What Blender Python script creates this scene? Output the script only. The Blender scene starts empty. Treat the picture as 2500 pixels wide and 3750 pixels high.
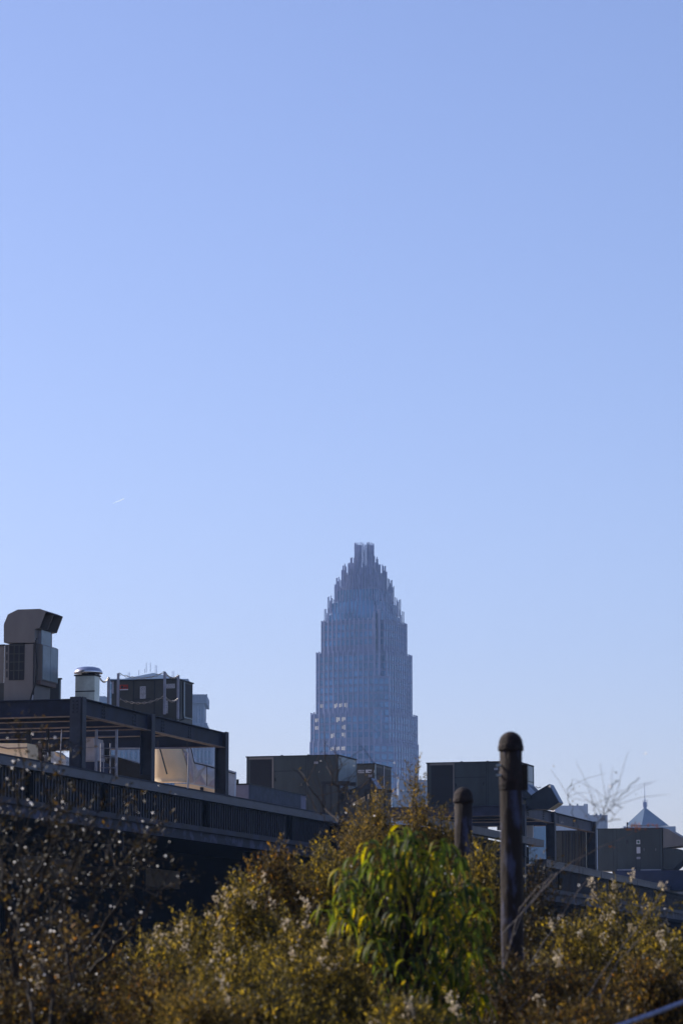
import bpy, math, random
import numpy as np
from mathutils import Vector, Matrix
R = random.Random(7)
scene = bpy.context.scene
C = scene.collection

# ------------------------------------------------------------------ camera
F = 11500.0                      # focal length in photograph pixels (photo 2500 x 3750)
CX, CY, HOR, EYE = 1250.0, 1875.0, 3620.0, 1.6
PIT = math.atan((HOR - CY) / F)
SP, CP = math.sin(PIT), math.cos(PIT)
cam_d = bpy.data.cameras.new("camera")
cam = bpy.data.objects.new("camera", cam_d); C.objects.link(cam)
cam.location = (0, 0, EYE); cam.rotation_euler = (math.pi / 2 + PIT, 0, 0)
cam_d.sensor_fit = 'VERTICAL'; cam_d.sensor_height = 36.0; cam_d.lens = F / 3750 * 36
cam_d.clip_start = 0.5; cam_d.clip_end = 40000
cam_d.dof.use_dof = True; cam_d.dof.focus_distance = 130; cam_d.dof.aperture_fstop = 7.5
scene.camera = cam
# ------------------------------------------------------------------ sky, sun, exposure
SUN_AZ, SUN_EL = math.radians(-65), math.radians(28)
w = bpy.data.worlds.new("World"); scene.world = w; w.use_nodes = True
nt = w.node_tree; bg = nt.nodes['Background']
sky = nt.nodes.new('ShaderNodeTexSky'); sky.sky_type = 'NISHITA'; sky.sun_disc = False
sky.sun_elevation = SUN_EL; sky.sun_rotation = SUN_AZ
sky.air_density = 1.0; sky.dust_density = 1.2; sky.ozone_density = 3.0; sky.altitude = 200
wb = nt.nodes.new('ShaderNodeMix'); wb.data_type = 'RGBA'; wb.blend_type = 'MULTIPLY'; wb.inputs[0].default_value = 1; wb.inputs[7].default_value = (1.04, .92, 1.085, 1)
nt.links.new(sky.outputs[0], wb.inputs[6]); nt.links.new(wb.outputs[2], bg.inputs[0]); bg.inputs[1].default_value = 0.15
sd = bpy.data.lights.new("sun", 'SUN'); sd.energy = 5.0; sd.angle = math.radians(0.5); sd.color = (1, .93, .83)
sun = bpy.data.objects.new("sun", sd); C.objects.link(sun)
SUNV = Vector((math.sin(SUN_AZ) * math.cos(SUN_EL), math.cos(SUN_AZ) * math.cos(SUN_EL), math.sin(SUN_EL)))
sun.rotation_euler = SUNV.to_track_quat('Z', 'Y').to_euler(); sun.location = (0, 0, 300)
scene.view_settings.view_transform = 'Standard'; scene.view_settings.look = 'None'
scene.view_settings.exposure = 0.14; scene.view_settings.gamma = 1
scene.cycles.use_denoising = True
scene.cycles.max_bounces = 6; scene.cycles.volume_bounces = 0
scene.cycles.diffuse_bounces = 3; scene.cycles.glossy_bounces = 3; scene.cycles.transmission_bounces = 3
scene.cycles.sample_clamp_indirect = 4

# ------------------------------------------------------------------ picture <-> place helpers
def ray(x, y):
    a, b = (x - CX) / F, (CY - y) / F
    return Vector((a, CP - b * SP, SP + b * CP))
def P(x, y, Y):
    r = ray(x, y); r = r * (Y / r.y); r.z += EYE
    return r
def proj(p):
    D = p.y * CP + (p.z - EYE) * SP
    return (CX + F * p.x / D, CY - F * ((p.z - EYE) * CP - p.y * SP) / D)
def along(p, d, x):              # distance from p in direction d until it stands at picture column x
    k = (x - CX) / F; D0 = p.y * CP + (p.z - EYE) * SP
    return (k * D0 - p.x) / (d.x - k * (d.y * CP + d.z * SP))
def hit(x, y, o, n):             # the point seen at (x,y) on the plane through o with normal n
    r = ray(x, y); e = Vector((0, 0, EYE))
    return e + r * ((o - e).dot(n) / r.dot(n))
TA = 0.2929; ANG = math.atan(TA)
U = Vector((math.sin(ANG), math.cos(ANG), 0)); V = Vector((math.cos(ANG), -math.sin(ANG), 0)); Z = Vector((0, 0, 1))

# ------------------------------------------------------------------ materials
def mat(name, col, rough=.7, metal=0.0, var=.25, scale=3.0, spec=.3, col2=None, streak=0, bump=0.0, trans=None, emit=None, lo=.4, hi=.65):
    m = bpy.data.materials.new(name); m.use_nodes = True; t = m.node_tree; b = t.nodes['Principled BSDF']
    b.inputs['Roughness'].default_value = rough; b.inputs['Metallic'].default_value = metal
    b.inputs['Specular IOR Level'].default_value = spec
    tc = t.nodes.new('ShaderNodeTexCoord'); mp = t.nodes.new('ShaderNodeMapping'); t.links.new(tc.outputs['Object'], mp.inputs[0])
    if streak: mp.inputs['Scale'].default_value = (1, 1, 1.0 / streak)
    n = t.nodes.new('ShaderNodeTexNoise'); n.inputs['Scale'].default_value = scale; n.inputs['Detail'].default_value = 6
    n.inputs['Roughness'].default_value = .62
    t.links.new(mp.outputs[0], n.inputs['Vector'])
    cr = t.nodes.new('ShaderNodeValToRGB'); cr.color_ramp.elements[0].position = lo; cr.color_ramp.elements[1].position = hi
    c2 = col2 or [min(1, c * (1 + var)) for c in col]; c1 = col if col2 else [c * (1 - var) for c in col]
    cr.color_ramp.elements[0].color = (*c1, 1); cr.color_ramp.elements[1].color = (*c2, 1)
    t.links.new(n.outputs[0], cr.inputs[0]); t.links.new(cr.outputs[0], b.inputs['Base Color'])
    if bump:
        bp = t.nodes.new('ShaderNodeBump'); bp.inputs['Strength'].default_value = bump; bp.inputs['Distance'].default_value = .03
        t.links.new(n.outputs[0], bp.inputs['Height']); t.links.new(bp.outputs[0], b.inputs['Normal'])
    if emit:
        b.inputs['Emission Color'].default_value = (*emit[:3], 1); b.inputs['Emission Strength'].default_value = emit[3]
    return m
def leafmat(name, cols, trans=.5, rough=.55):
    m = bpy.data.materials.new(name); m.use_nodes = True; t = m.node_tree; t.nodes.clear()
    out = t.nodes.new('ShaderNodeOutputMaterial'); g = t.nodes.new('ShaderNodeNewGeometry')
    cr = t.nodes.new('ShaderNodeValToRGB'); cr.color_ramp.interpolation = 'LINEAR'
    el = cr.color_ramp.elements
    while len(el) < len(cols): el.new(.5)
    for k, (p, c) in enumerate(cols): el[k].position = p; el[k].color = (*c, 1)
    t.links.new(g.outputs['Random Per Island'], cr.inputs[0])
    d = t.nodes.new('ShaderNodeBsdfPrincipled'); d.inputs['Roughness'].default_value = rough; d.inputs['Specular IOR Level'].default_value = .3
    tr = t.nodes.new('ShaderNodeBsdfTranslucent'); mx = t.nodes.new('ShaderNodeMixShader'); mx.inputs[0].default_value = trans
    hs = t.nodes.new('ShaderNodeHueSaturation'); hs.inputs['Value'].default_value = 1.8; hs.inputs['Saturation'].default_value = 1.1
    t.links.new(cr.outputs[0], d.inputs['Base Color']); t.links.new(cr.outputs[0], hs.inputs['Color']); t.links.new(hs.outputs[0], tr.inputs[0])
    t.links.new(d.outputs[0], mx.inputs[1]); t.links.new(tr.outputs[0], mx.inputs[2]); t.links.new(mx.outputs[0], out.inputs[0])
    return m
M = {}
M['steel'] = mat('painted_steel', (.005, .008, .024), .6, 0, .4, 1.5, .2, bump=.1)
M['steel_lip'] = mat('flange_bounce_light', (.14, .10, .08), .6, 0, .3, 2)  # warm roof bounce on beam undersides, put into the flange colour
M['steel_in'] = mat('inner_steel', (.006, .009, .022), .6, 0, .3, 1.5)
M['col'] = mat('column_paint', (.024, .026, .038), .6, 0, .3, 1.6, bump=.1)
M['cap'] = mat('parapet_cap_metal', (.018, .027, .052), .45, .2, .3, 1.2, streak=.3)
M['cap_warm'] = mat('weathered_cap_metal', (.058, .054, .06), .55, .1, .3, 1.5, streak=4)
M['rib'] = mat('ribbed_panel', (.005, .005, .009), .6, 0, .3, 1.0, streak=5)
M['ribl'] = mat('rib_edges', (.045, .045, .068), .5, 0, .3, 1.0)
M['void'] = mat('dark_interior', (.0015, .0015, .002), .9, 0, .3, 1.0, spec=.05)
M['ochre'] = mat('ochre_paint', (.05, .028, .008), .8, 0, .3, 1.0)
M['peel'] = mat('peeling_paint', (.010, .011, .022), .7, 0, 0, 1.6, col2=(.045, .05, .095), lo=.5, hi=.6, bump=.4)
M['lower'] = mat('rusty_flange', (.022, .018, .019), .7, 0, 0, .8, col2=(.03, .033, .055), bump=.1)
M['rtu'] = mat('unit_casing', (.020, .027, .029), .5, 0, .35, .9, .4, streak=4)
M['rtu_warm'] = mat('unit_casing_brown', (.14, .125, .115), .5, 0, .14, .9, .4, streak=3)
M['rtu_green'] = mat('unit_casing_olive', (.034, .034, .028), .5, 0, .2, 1.4, .4)
M['rtu_side'] = mat('unit_side_skylit', (.14, .19, .22), .35, .3, .2, 1.4, .5)  # paler than the casing: sky light on side faces put into the colour
M['rtu_seam'] = mat('seam', (.015, .018, .02), .6)
M['coil'] = mat('coil', (.006, .006, .009), .6, 0, .3, 40)
M['hood'] = mat('hood_skylit', (.06, .10, .17), .4, .2, .25, 2)  # lighter blue copy of the dark hood, sky light put into its colour
M['hooddk'] = mat('hood_dark', (.014, .018, .025), .5, 0, .2, 2)
M['galv'] = mat('galvanised', (.50, .54, .50), .38, .75, .14, 2.5, .5)
M['cap_m'] = mat('spun_aluminium', (.55, .55, .58), .22, 1.0, .1, 3)
M['post_g'] = mat('galvanised_post', (.26, .26, .30), .5, .3, .15, 3)
M['chain'] = mat('chain_metal', (.30, .28, .25), .3, .8, .4, 30)
M['label'] = mat('sticker_white', (.42, .42, .45), .6, 0, .1, 9)
M['ink'] = mat('sticker_ink', (.02, .02, .025), .6)
M['red'] = mat('sticker_red', (.28, .03, .015), .6)
M['green'] = mat('sticker_green', (.01, .10, .07), .6)
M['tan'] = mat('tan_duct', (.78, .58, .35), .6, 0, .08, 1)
M['tan2'] = mat('shaded_tan_panel', (.12, .085, .07), .6, 0, .08, 1)  # darker copy of the tan with shade put into its colour
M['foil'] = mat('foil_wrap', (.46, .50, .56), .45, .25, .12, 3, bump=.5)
M['foildk'] = mat('shaded_foil', (.022, .03, .055), .6, 0, .3, 3, bump=.6)  # dark copy of the foil: shade on the duct side put into the colour
M['foil2'] = mat('foil_wrap_pinkish', (.40, .37, .40), .5, .15, .12, 3, bump=.3)
M['membrane'] = mat('roof_membrane', (.55, .46, .36), .9, 0, .15, .6)
M['pale'] = mat('pale_wall', (.17, .165, .22), .7, 0, .1, 1)
M['navy'] = mat('navy_curb', (.007, .014, .045), .6, 0, .25, 1)
M['black'] = mat('black_steel', (.008, .008, .010), .5)
M['rubber'] = mat('black_cable', (.006, .006, .006), .5)
M['bolt'] = mat('bolt', (.012, .012, .018), .5, .4)
M['rust'] = mat('rusted_pipe', (.016, .009, .006), .8, 0, 0, 17, col2=(.05, .052, .088), lo=.49, hi=.60, bump=.8, streak=3.5)
M['rustcap'] = mat('rusted_cap', (.022, .013, .011), .75, .2, .5, 30, bump=.6)
M['cable'] = mat('wire_rope', (.22, .24, .36), .35, .8, .25, 40)
M['ground'] = mat('dry_ground', (.05, .045, .03), .95, 0, .4, .4, bump=.3)
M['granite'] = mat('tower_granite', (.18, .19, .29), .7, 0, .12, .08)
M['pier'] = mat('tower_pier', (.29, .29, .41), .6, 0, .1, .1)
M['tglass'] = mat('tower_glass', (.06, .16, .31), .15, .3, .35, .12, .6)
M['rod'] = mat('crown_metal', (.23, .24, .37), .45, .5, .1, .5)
M['tglint'] = mat('sun_glint_glow', (.7, .62, .5), .4, emit=(1, .88, .74, .22))  # emission stands in for sun reflected off the panes, no lamp inside
M['roofb'] = mat('copper_roof', (.08, .12, .17), .5, .1, .15, .05)
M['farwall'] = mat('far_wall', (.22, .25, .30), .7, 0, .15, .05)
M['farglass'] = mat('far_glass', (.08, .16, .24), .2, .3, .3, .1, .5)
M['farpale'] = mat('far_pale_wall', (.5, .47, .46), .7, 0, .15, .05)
M['trail'] = mat('contrail_glow', (.9, .9, .9), .9, emit=(.8, .88, 1, .68))  # emission stands in for sunlight on the trail
M['bark'] = mat('bark', (.045, .033, .026), .85, 0, .4, 20, bump=.5)
M['bark_dk'] = mat('bark_dark', (.022, .016, .012), .85, 0, .4, 20)
M['cane'] = mat('pale_cane', (.17, .135, .105), .7, 0, .35, 25)

# ------------------------------------------------------------------ object helpers
def obj_from(name, verts, faces, m, parent=None, smooth=False):
    me = bpy.data.meshes.new(name); me.from_pydata([tuple(v) for v in verts], [], faces); me.update()
    if m is not None: me.materials.append(m)
    if smooth: me.polygons.foreach_set('use_smooth', [True] * len(me.polygons))
    o = bpy.data.objects.new(name, me); C.objects.link(o)
    if parent is not None: o.parent = parent
    return o
def tag(o, label=None, cat=None, group=None, kind=None):
    if label: o['label'] = label
    if cat: o['category'] = cat
    if group: o['group'] = group
    if kind: o['kind'] = kind
    return o
def thing(name, label, cat, loc=(0, 0, 0), rz=0.0, group=None):
    o = bpy.data.objects.new(name, None); C.objects.link(o); o.empty_display_size = .3
    o.location = loc; o.rotation_euler = (0, 0, rz)
    return tag(o, label, cat, group)
class MB:
    def __init__(s): s.v = []; s.f = []
    def box(s, a, b):
        x0, y0, z0 = a; x1, y1, z1 = b
        n = len(s.v)
        s.v += [(x0, y0, z0), (x1, y0, z0), (x1, y1, z0), (x0, y1, z0), (x0, y0, z1), (x1, y0, z1), (x1, y1, z1), (x0, y1, z1)]
        s.f += [tuple(n + i for i in q) for q in ((0, 3, 2, 1), (4, 5, 6, 7), (0, 1, 5, 4), (1, 2, 6, 5), (2, 3, 7, 6), (3, 0, 4, 7))]
        return s
    def prism(s, pts, vec, caps=(True, True), skip=()):
        n = len(s.v); k = len(pts)
        s.v += [tuple(p) for p in pts] + [tuple(Vector(p) + Vector(vec)) for p in pts]
        if caps[0]: s.f.append(tuple(n + i for i in range(k)))
        if caps[1]: s.f.append(tuple(n + k + i for i in reversed(range(k))))
        for i in range(k):
            if i in skip: continue
            j = (i + 1) % k
            s.f.append((n + i, n + k + i, n + k + j, n + j))
        return s
    def tube(s, pts, r, seg=8, taper=None):
        pts = [Vector(p) for p in pts]; n0 = len(s.v); k = len(pts)
        for i, p in enumerate(pts):
            t = (pts[min(i + 1, k - 1)] - pts[max(i - 1, 0)]).normalized()
            a = t.cross(Vector((0, 0, 1)) if abs(t.z) < .9 else Vector((1, 0, 0))).normalized(); b = t.cross(a)
            rr = r if taper is None else r + (taper - r) * i / (k - 1)
            for q in range(seg):
                h = 2 * math.pi * q / seg; s.v.append(tuple(p + (a * math.cos(h) + b * math.sin(h)) * rr))
        for i in range(k - 1):
            for q in range(seg):
                q2 = (q + 1) % seg
                s.f.append((n0 + i * seg + q, n0 + i * seg + q2, n0 + (i + 1) * seg + q2, n0 + (i + 1) * seg + q))
        s.f.append(tuple(n0 + q for q in reversed(range(seg)))); s.f.append(tuple(n0 + (k - 1) * seg + q for q in range(seg)))
        return s
    def lathe(s, c, prof, seg=24):
        n0 = len(s.v); k = len(prof)
        for r, z in prof:
            for q in range(seg):
                h = 2 * math.pi * q / seg; s.v.append((c[0] + r * math.cos(h), c[1] + r * math.sin(h), c[2] + z))
        for i in range(k - 1):
            for q in range(seg):
                q2 = (q + 1) % seg
                s.f.append((n0 + i * seg + q, n0 + i * seg + q2, n0 + (i + 1) * seg + q2, n0 + (i + 1) * seg + q))
        s.f.append(tuple(n0 + q for q in reversed(range(seg)))); s.f.append(tuple(n0 + (k - 1) * seg + q for q in range(seg)))
        return s
    def build(s, name, m, parent=None, smooth=False):
        return obj_from(name, s.v, s.f, m, parent, smooth)
def B(name, a, b, m, parent): return MB().box(a, b).build(name, m, parent)
def many(name, items, m, parent, limit=100):
    """items: (score, box lo, box hi); the best `limit` each a part, the rest one part of kind stuff"""
    items = sorted(items, key=lambda t: -t[0])
    for sc, a, b in items[:limit]: B(name, a, b, m, parent)
    if len(items) > limit:
        r = MB()
        for sc, a, b in items[limit:]: r.box(a, b)
        tag(r.build(name, m, parent), kind='stuff')
class Local:
    """a thing standing at world point base, turned by -ang; gives local coordinates of world points"""
    def __init__(s, name, label, cat, base, ang=ANG, group=None):
        s.base = Vector(base); s.ang = ang
        s.u = Vector((math.sin(ang), math.cos(ang), 0)); s.v = Vector((math.cos(ang), -math.sin(ang), 0))
        s.o = thing(name, label, cat, s.base, -ang, group)
    def L(s, p):
        d = p - s.base; return Vector((d.dot(s.v), d.dot(s.u), d.z))
    def front(s, x, y, yl=0.0):      # picture point on the plane local y = yl
        return s.L(hit(x, y, s.base + s.u * yl, s.u))
    def side(s, x, y, xl=0.0):       # picture point on the plane local x = xl
        return s.L(hit(x, y, s.base + s.v * xl, s.v))

# ------------------------------------------------------------------ ground and air
g = MB().box((-1500, -60, -.4), (1500, 2080, 0)).build('ground', M['ground']); tag(g, kind='structure')
hz = MB().box((-1600, -80, -1.4), (1600, 2180, 240)).build('haze', None); tag(hz, kind='stuff')
hm = bpy.data.materials.new('air'); hm.use_nodes = True; hm.node_tree.nodes.clear()
ho = hm.node_tree.nodes.new('ShaderNodeOutputMaterial'); hv = hm.node_tree.nodes.new('ShaderNodeVolumePrincipled')
hv.inputs['Color'].default_value = (.40, .62, 1, 1); hv.inputs['Density'].default_value = .00015; hv.inputs['Anisotropy'].default_value = 0
hm.node_tree.links.new(hv.outputs[0], ho.inputs['Volume']); hz.data.materials.append(hm)

# ================================================================== the far towers
def plan(s, notch, bulge, rot, seg=6):
    pts = []
    for k in range(4):
        a = math.pi / 2 * k; ca, sa = math.cos(a), math.sin(a)
        loc = []
        e = s - notch
        for i in range(seg + 1):
            t = -1 + 2 * i / seg
            loc.append((t * e, -(s + bulge * (1 - t * t))))
        loc.append((e, -e)); 
        pts += [(x * ca - y * sa, x * sa + y * ca) for x, y in loc]
    cr, sr = math.cos(rot), math.sin(rot)
    return [(x * cr - y * sr, x * sr + y * cr) for x, y in pts]
def obox(mb, c, t, n, hw, d0, d1, z0, z1):      # upright box on an edge: centre c, tangent t, outward n
    q = [c - t * hw + n * d0, c + t * hw + n * d0, c + t * hw + n * d1, c - t * hw + n * d1]
    mb.prism([Vector((p.x, p.y, z0)) for p in q], (0, 0, z1 - z0))
YT = 1500.0
tb = P(1335, HOR, YT); TX = tb.x
def zpx(y, Y=YT, x=1335): return P(x, y, Y).z
tw = thing('skyscraper', 'tall hazy stone skyscraper with stepped shoulders and a crown of spiky rods', 'skyscraper', (TX, YT, 0))
ROT = math.radians(-24)
def sized(halfpx, notch=.14, bulge=.06):
    hw = halfpx / F * YT * 1.011
    p = plan(1.0, notch, bulge, ROT); m = max(abs(x) for x, y in p)
    k = hw / m
    return [(x * k, y * k) for x, y in p], k
GLINT_PX = [(455,490,660,715),(515,556,645,715),(450,485,742,788),(530,562,738,788),(490,522,832,897),(488,527,925,992),(358,400,1032,1092),(493,528,1028,1087),(360,396,1120,1187),(495,527,1115,1185),(493,523,1212,1268),(240,300,660,722),(178,210,880,925),(180,210,955,985)]
GLINT_PX = [(1100 + a * .2934, 1100 + b * .2934, 2380 + c * .2934, 2380 + d * .2934) for a, b, c, d in GLINT_PX]
wins, piers, rods, glint_wins = [], [], [], []
FL = 28.2 / F * YT
def shaft(halfpx, y0, y1, name, notch=.14, win=True):
    pts, k = sized(halfpx, notch)
    z0, z1 = (0 if y1 is None else zpx(y1)), zpx(y0)
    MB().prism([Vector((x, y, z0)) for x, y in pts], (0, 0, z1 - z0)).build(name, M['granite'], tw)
    nz = max(0, zpx(2960))
    n = len(pts)
    for i in range(n):
        a, b = Vector((*pts[i], 0)), Vector((*pts[(i + 1) % n], 0)); e = b - a; L = e.length
        if L < 1.0: continue
        t = e.normalized(); nn = Vector((t.y, -t.x, 0))
        if nn.y > .35: vis = 0
        else: vis = 1
        bays = max(1, round(L / 2.5)); bw = L / bays
        for j in range(bays):
            pc = a + t * (bw * j)
            piers.append((vis * (zpx(2300) - z0 + 100 - abs(pc.x) * .1), pc, t, nn, .28, -.1, .42, max(z0, nz), z1 + (.9 if win else 0)))
            if not win or not vis: continue
            wc = a + t * (bw * (j + .5)); z = z1 - 1.2
            while z - FL > max(z0, nz):
                wins.append((-(wc.y) + R.random() * 2, wc, t, nn, bw * .36, -.1, .12, z - FL * .86, z - FL * .2))
                z -= FL
def crown(halfpx, ysp, ysolid, ybase, name, notch=.14, rp=1.35, m='granite'):
    pts, k = sized(halfpx, notch)
    z0, z1, zs = zpx(ybase), zpx(ysolid), zpx(ysp)
    ins = [(x * .87, y * .87) for x, y in pts]
    MB().prism([Vector((x, y, z0)) for x, y in ins], (0, 0, z1 - z0)).build(name, M[m], tw)
    n = len(pts)
    for i in range(n):
        a, b = Vector((*pts[i], 0)), Vector((*pts[(i + 1) % n], 0)); e = b - a; L = e.length
        t = e.normalized(); nn = Vector((t.y, -t.x, 0)); m = max(1, round(L / rp))
        for j in range(m):
            c = a + t * (L * (j + .5) / m); lift = R.random()
            top = z1 + (zs - z1) * (R.uniform(.85, 1.0) if (j + i) % 2 == 0 else R.uniform(.1, .6))
            rods.append((-c.y, c, t, nn, .15, -.22, .12, z0 + (z1 - z0) * .1, top))
shaft(194.5, 2729, None, 'base_shaft')
shaft(191.5, 2623, 2729, 'lower_shaft')
shaft(172.3, 2402, 2623, 'middle_shaft')
shaft(154, 2286, 2402, 'upper_shaft')
crown(147, 2232, 2258, 2286, 'crown_tier', rp=2.2, m='tglass')
crown(135, 2188, 2214, 2258, 'crown_tier', rp=1.7, m='tglass')
crown(110, 2143, 2168, 2214, 'crown_tier', rp=1.6, m='tglass')
crown(103.5, 2116, 2158, 2168, 'crown_tier', rp=1.25)
crown(84, 2090, 2114, 2158, 'crown_tier', rp=1.2)
crown(79.5, 2069, 2111, 2114, 'crown_tier', rp=1.2)
crown(60, 2064, 2088, 2111, 'crown_tier', rp=1.1)
crown(52.5, 2038, 2084, 2088, 'crown_tier', rp=1.1)
pts, k_ = sized(36)
for i in range(len(pts)):
    a, b = Vector((*pts[i], 0)), Vector((*pts[(i + 1) % len(pts)], 0)); t_ = (b - a).normalized(); n_ = Vector((t_.y, -t_.x, 0)); L_ = (b - a).length
    for f in (.25, .75):
        rods.append((50, a.lerp(b, f), t_, n_, .10, -.1, .1, zpx(2088), zpx(1989 + R.choice((0, 3, 9)))))
    if i % 8 in (1, 4, 6):
        mb = MB(); obox(mb, a.lerp(b, .5), t_, n_, L_ * .42, -.25, -.12, zpx(2088), zpx(2024 + R.uniform(-6, 8))); mb.build('crown_panel', M['granite'], tw)
def bay(x0, x1, y0, y1, Yb, nw):
    a, b = P(x0, y0, Yb), P(x1, y0, Yb); z1, z0 = a.z, (0 if y1 is None else P(x0, y1, Yb).z); ax, bx, yy = a.x - TX, b.x - TX, Yb - YT
    bb = B('corner_bay', (ax, yy, z0), (bx, yy + 9, z1), M['granite'], tw); z = z1 - .8; w_ = (bx - ax) / nw
    while z - FL > max(z0, zpx(2960)):
        for k in range(nw): B('bay_window', (ax + w_ * (k + .12), yy - .15, z - FL * .85), (ax + w_ * (k + .88), yy - .01, z - FL * .15), M['tglass'], bb)
        z -= FL
    for k in (0, nw): B('pilaster', (ax + w_ * k - .25, yy - .5, z0 + .01), (ax + w_ * k + .25, yy - .16, z1 + .5), M['pier'], bb)
hl = 172.3 / F * YT
bay(1367, 1424, 2474, 2722, YT - hl * 1.10, 3); bay(1368, 1443, 2722, None, YT - hl * 1.22, 3)
for xx, yt_, yb_ in ((1388, 2230, 2474), (1370, 2238, 2300), (1371, 2300, 2474)):
    q_ = P(xx, yt_, YT - hl * 1.02); B('turret', (q_.x - TX - .5, q_.y - YT, P(xx, yb_, q_.y).z), (q_.x - TX + .5, q_.y - YT + 6, q_.z), M['pier'], tw)
def omany(name, items, m, limit=100):
    items = sorted(items, key=lambda q: -q[0])
    for it in items[:limit]:
        mb = MB(); obox(mb, *it[1:]); mb.build(name, m, tw)
    if len(items) > limit:
        mb = MB()
        for it in items[limit:]: obox(mb, *it[1:])
        tag(mb.build(name, m, tw), kind='stuff')
for l in GLINT_PX:
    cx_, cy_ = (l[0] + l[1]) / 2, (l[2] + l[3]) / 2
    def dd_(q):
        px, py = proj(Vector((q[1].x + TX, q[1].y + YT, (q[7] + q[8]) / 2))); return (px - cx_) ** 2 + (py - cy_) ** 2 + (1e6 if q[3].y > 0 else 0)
    q = min(wins, key=dd_); wins.remove(q); glint_wins.append(q)
omany('window', wins, M['tglass']); omany('pier', piers, M['pier']); omany('crown_rod', rods, M['rod'])
for it in glint_wins:
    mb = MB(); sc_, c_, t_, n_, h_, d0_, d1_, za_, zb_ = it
    obox(mb, c_ - t_ * h_ * .5, t_, n_, h_ * R.uniform(.2, .4), d0_, d1_, za_ + R.uniform(0, .8), zb_ - R.uniform(0, .5)); obox(mb, c_ + t_ * h_ * .45, t_, n_, h_ * R.uniform(.15, .35), d0_, d1_, za_ + R.uniform(0, 1.2), zb_ - .1); tag(mb.build('window', M['tglint'], tw), label='window pane with warm glow added for a sun glint')

def far_block(t, x0, x1, ytop, Y, name, m, depth=25, ribs=None, ybot=None, win=True, dz=0):
    """a box-shaped body on thing t seen between columns x0..x1"""
    a, b = P(x0, ytop, Y), P(x1, ytop, Y); z0 = 0 if ybot is None else P(x0, ybot, Y).z
    o = t.location
    lo = (a.x - o.x, Y - o.y + dz, z0); hi = (b.x - o.x, Y - o.y + depth, a.z)
    B(name, lo, hi, m, t)
    if win:
        fl = 3.8; nb = max(2, round((hi[0] - lo[0]) / 3.2)); bw = (hi[0] - lo[0]) / nb
        it = []; z = hi[2] - 1.6
        while z - fl > max(z0, P(x0, 2980, Y).z):
            for j in range(nb):
                it.append((z + R.random(), (lo[0] + bw * (j + .2), lo[1] - .25, z - fl * .8), (lo[0] + bw * (j + .8), lo[1] - .002, z - fl * .15)))
            z -= fl
        many('window', it, M['farglass'], t, 60)
    if ribs:
        for j in range(ribs + 1):
            x = lo[0] + (hi[0] - lo[0]) * j / ribs
            B('rib', (x - .35, lo[1] - .9, max(0, z0)), (x + .35, lo[1] - .26, hi[2]), m, t)
    return lo, hi
def far(name, label, cat, x, Y): 
    p = P(x, HOR, Y); return thing(name, label, cat, (p.x, Y, 0))
# pyramid-roofed office block behind the rooftop air unit
Yp = 1350
t = far('office_tower', 'far blue office tower with a low pyramid roof and thin masts', 'tower', 540, Yp)
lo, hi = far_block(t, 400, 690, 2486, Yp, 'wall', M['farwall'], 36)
ap = P(553, 2449, Yp).z; cx = P(553, 2449, Yp).x - t.location.x
mb = MB(); zz = hi[2]
x0, x1 = P(441, 2485, Yp).x - t.location.x, P(672, 2485, Yp).x - t.location.x
mb.v = [(x0, 2, zz), (x1, 2, zz), (x1, 34, zz), (x0, 34, zz), (cx, 18, ap)]
mb.f = [(0, 1, 4), (1, 2, 4), (2, 3, 4), (3, 0, 4), (0, 3, 2, 1)]
mb.build('roof', M['roofb'], t)
for px, yt, yb in ((531, 2451, 2453), (537, 2428, 2452), (552, 2427, 2450), (570, 2436, 2455), (575, 2438, 2457), (471, 2463, 2480), (476, 2463, 2480), (510, 2454, 2462), (632, 2458, 2470), (638, 2459, 2470)):
    q = P(px, yt, Yp + 18); B('mast', (q.x - t.location.x - .09, 17, P(px, yb + 12, Yp + 18).z), (q.x - t.location.x + .09, 17.2, q.z), M['rod'], t)
t = far('office_block', 'low far flat-roofed block seen between the round vent and the chain posts', 'building', 380, 1300)
far_block(t, 352, 397, 2553, 1300, 'wall', M['farwall'], 20, win=True); far_block(t, 363, 386, 2547, 1300, 'penthouse', M['farwall'], 12, ybot=2553, win=False, dz=3)
t = far('ribbed_tower', 'far blue ribbed tower with a flared top, behind the last blue steel column', 'tower', 735, 1250)
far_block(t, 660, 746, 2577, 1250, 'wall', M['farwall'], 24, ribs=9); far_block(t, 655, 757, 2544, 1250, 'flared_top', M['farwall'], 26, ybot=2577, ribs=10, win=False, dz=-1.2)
far_block(t, 640, 758, 2650, 1250, 'shoulder', M['farwall'], 30, dz=-3, ribs=9, win=False); far_block(t, 625, 777, 2700, 1250, 'base', M['farwall'], 34, dz=-6, ribs=11)
t = far('glass_office', 'far pale blue glass office seen under the steel platform', 'building', 440, 1100)
far_block(t, 330, 545, 2690, 1100, 'wall', M['farwall'], 20, ribs=12)
t = far('stepped_building', 'far pale stepped building with stub chimneys beyond the second steel beam', 'building', 2120, 1300)
far_block(t, 2030, 2151, 2950, 1300, 'wall', M['farpale'], 24); far_block(t, 2151, 2219, 2985, 1300, 'wing', M['farpale'], 20, ribs=5)
for px in (2087, 2115, 2141, 2149):
    q = P(px, 2942, 1300); B('chimney', (q.x - t.location.x - .35, 3, q.z - 3), (q.x - t.location.x + .35, 4, q.z), M['farwall'], t)
for px in (2156, 2185, 2200): 
    q = P(px, 2978, 1300); B('chimney', (q.x - t.location.x - .3, 3, q.z - 2), (q.x - t.location.x + .3, 4, q.z), M['farwall'], t)
Yq = 1400
t = far('spired_tower', 'far tower with a steep pyramid roof, lantern and needle spire', 'tower', 2370, Yq)
lo, hi = far_block(t, 2281, 2472, 3026, Yq, 'wall', M['farwall'], 30); 
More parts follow.
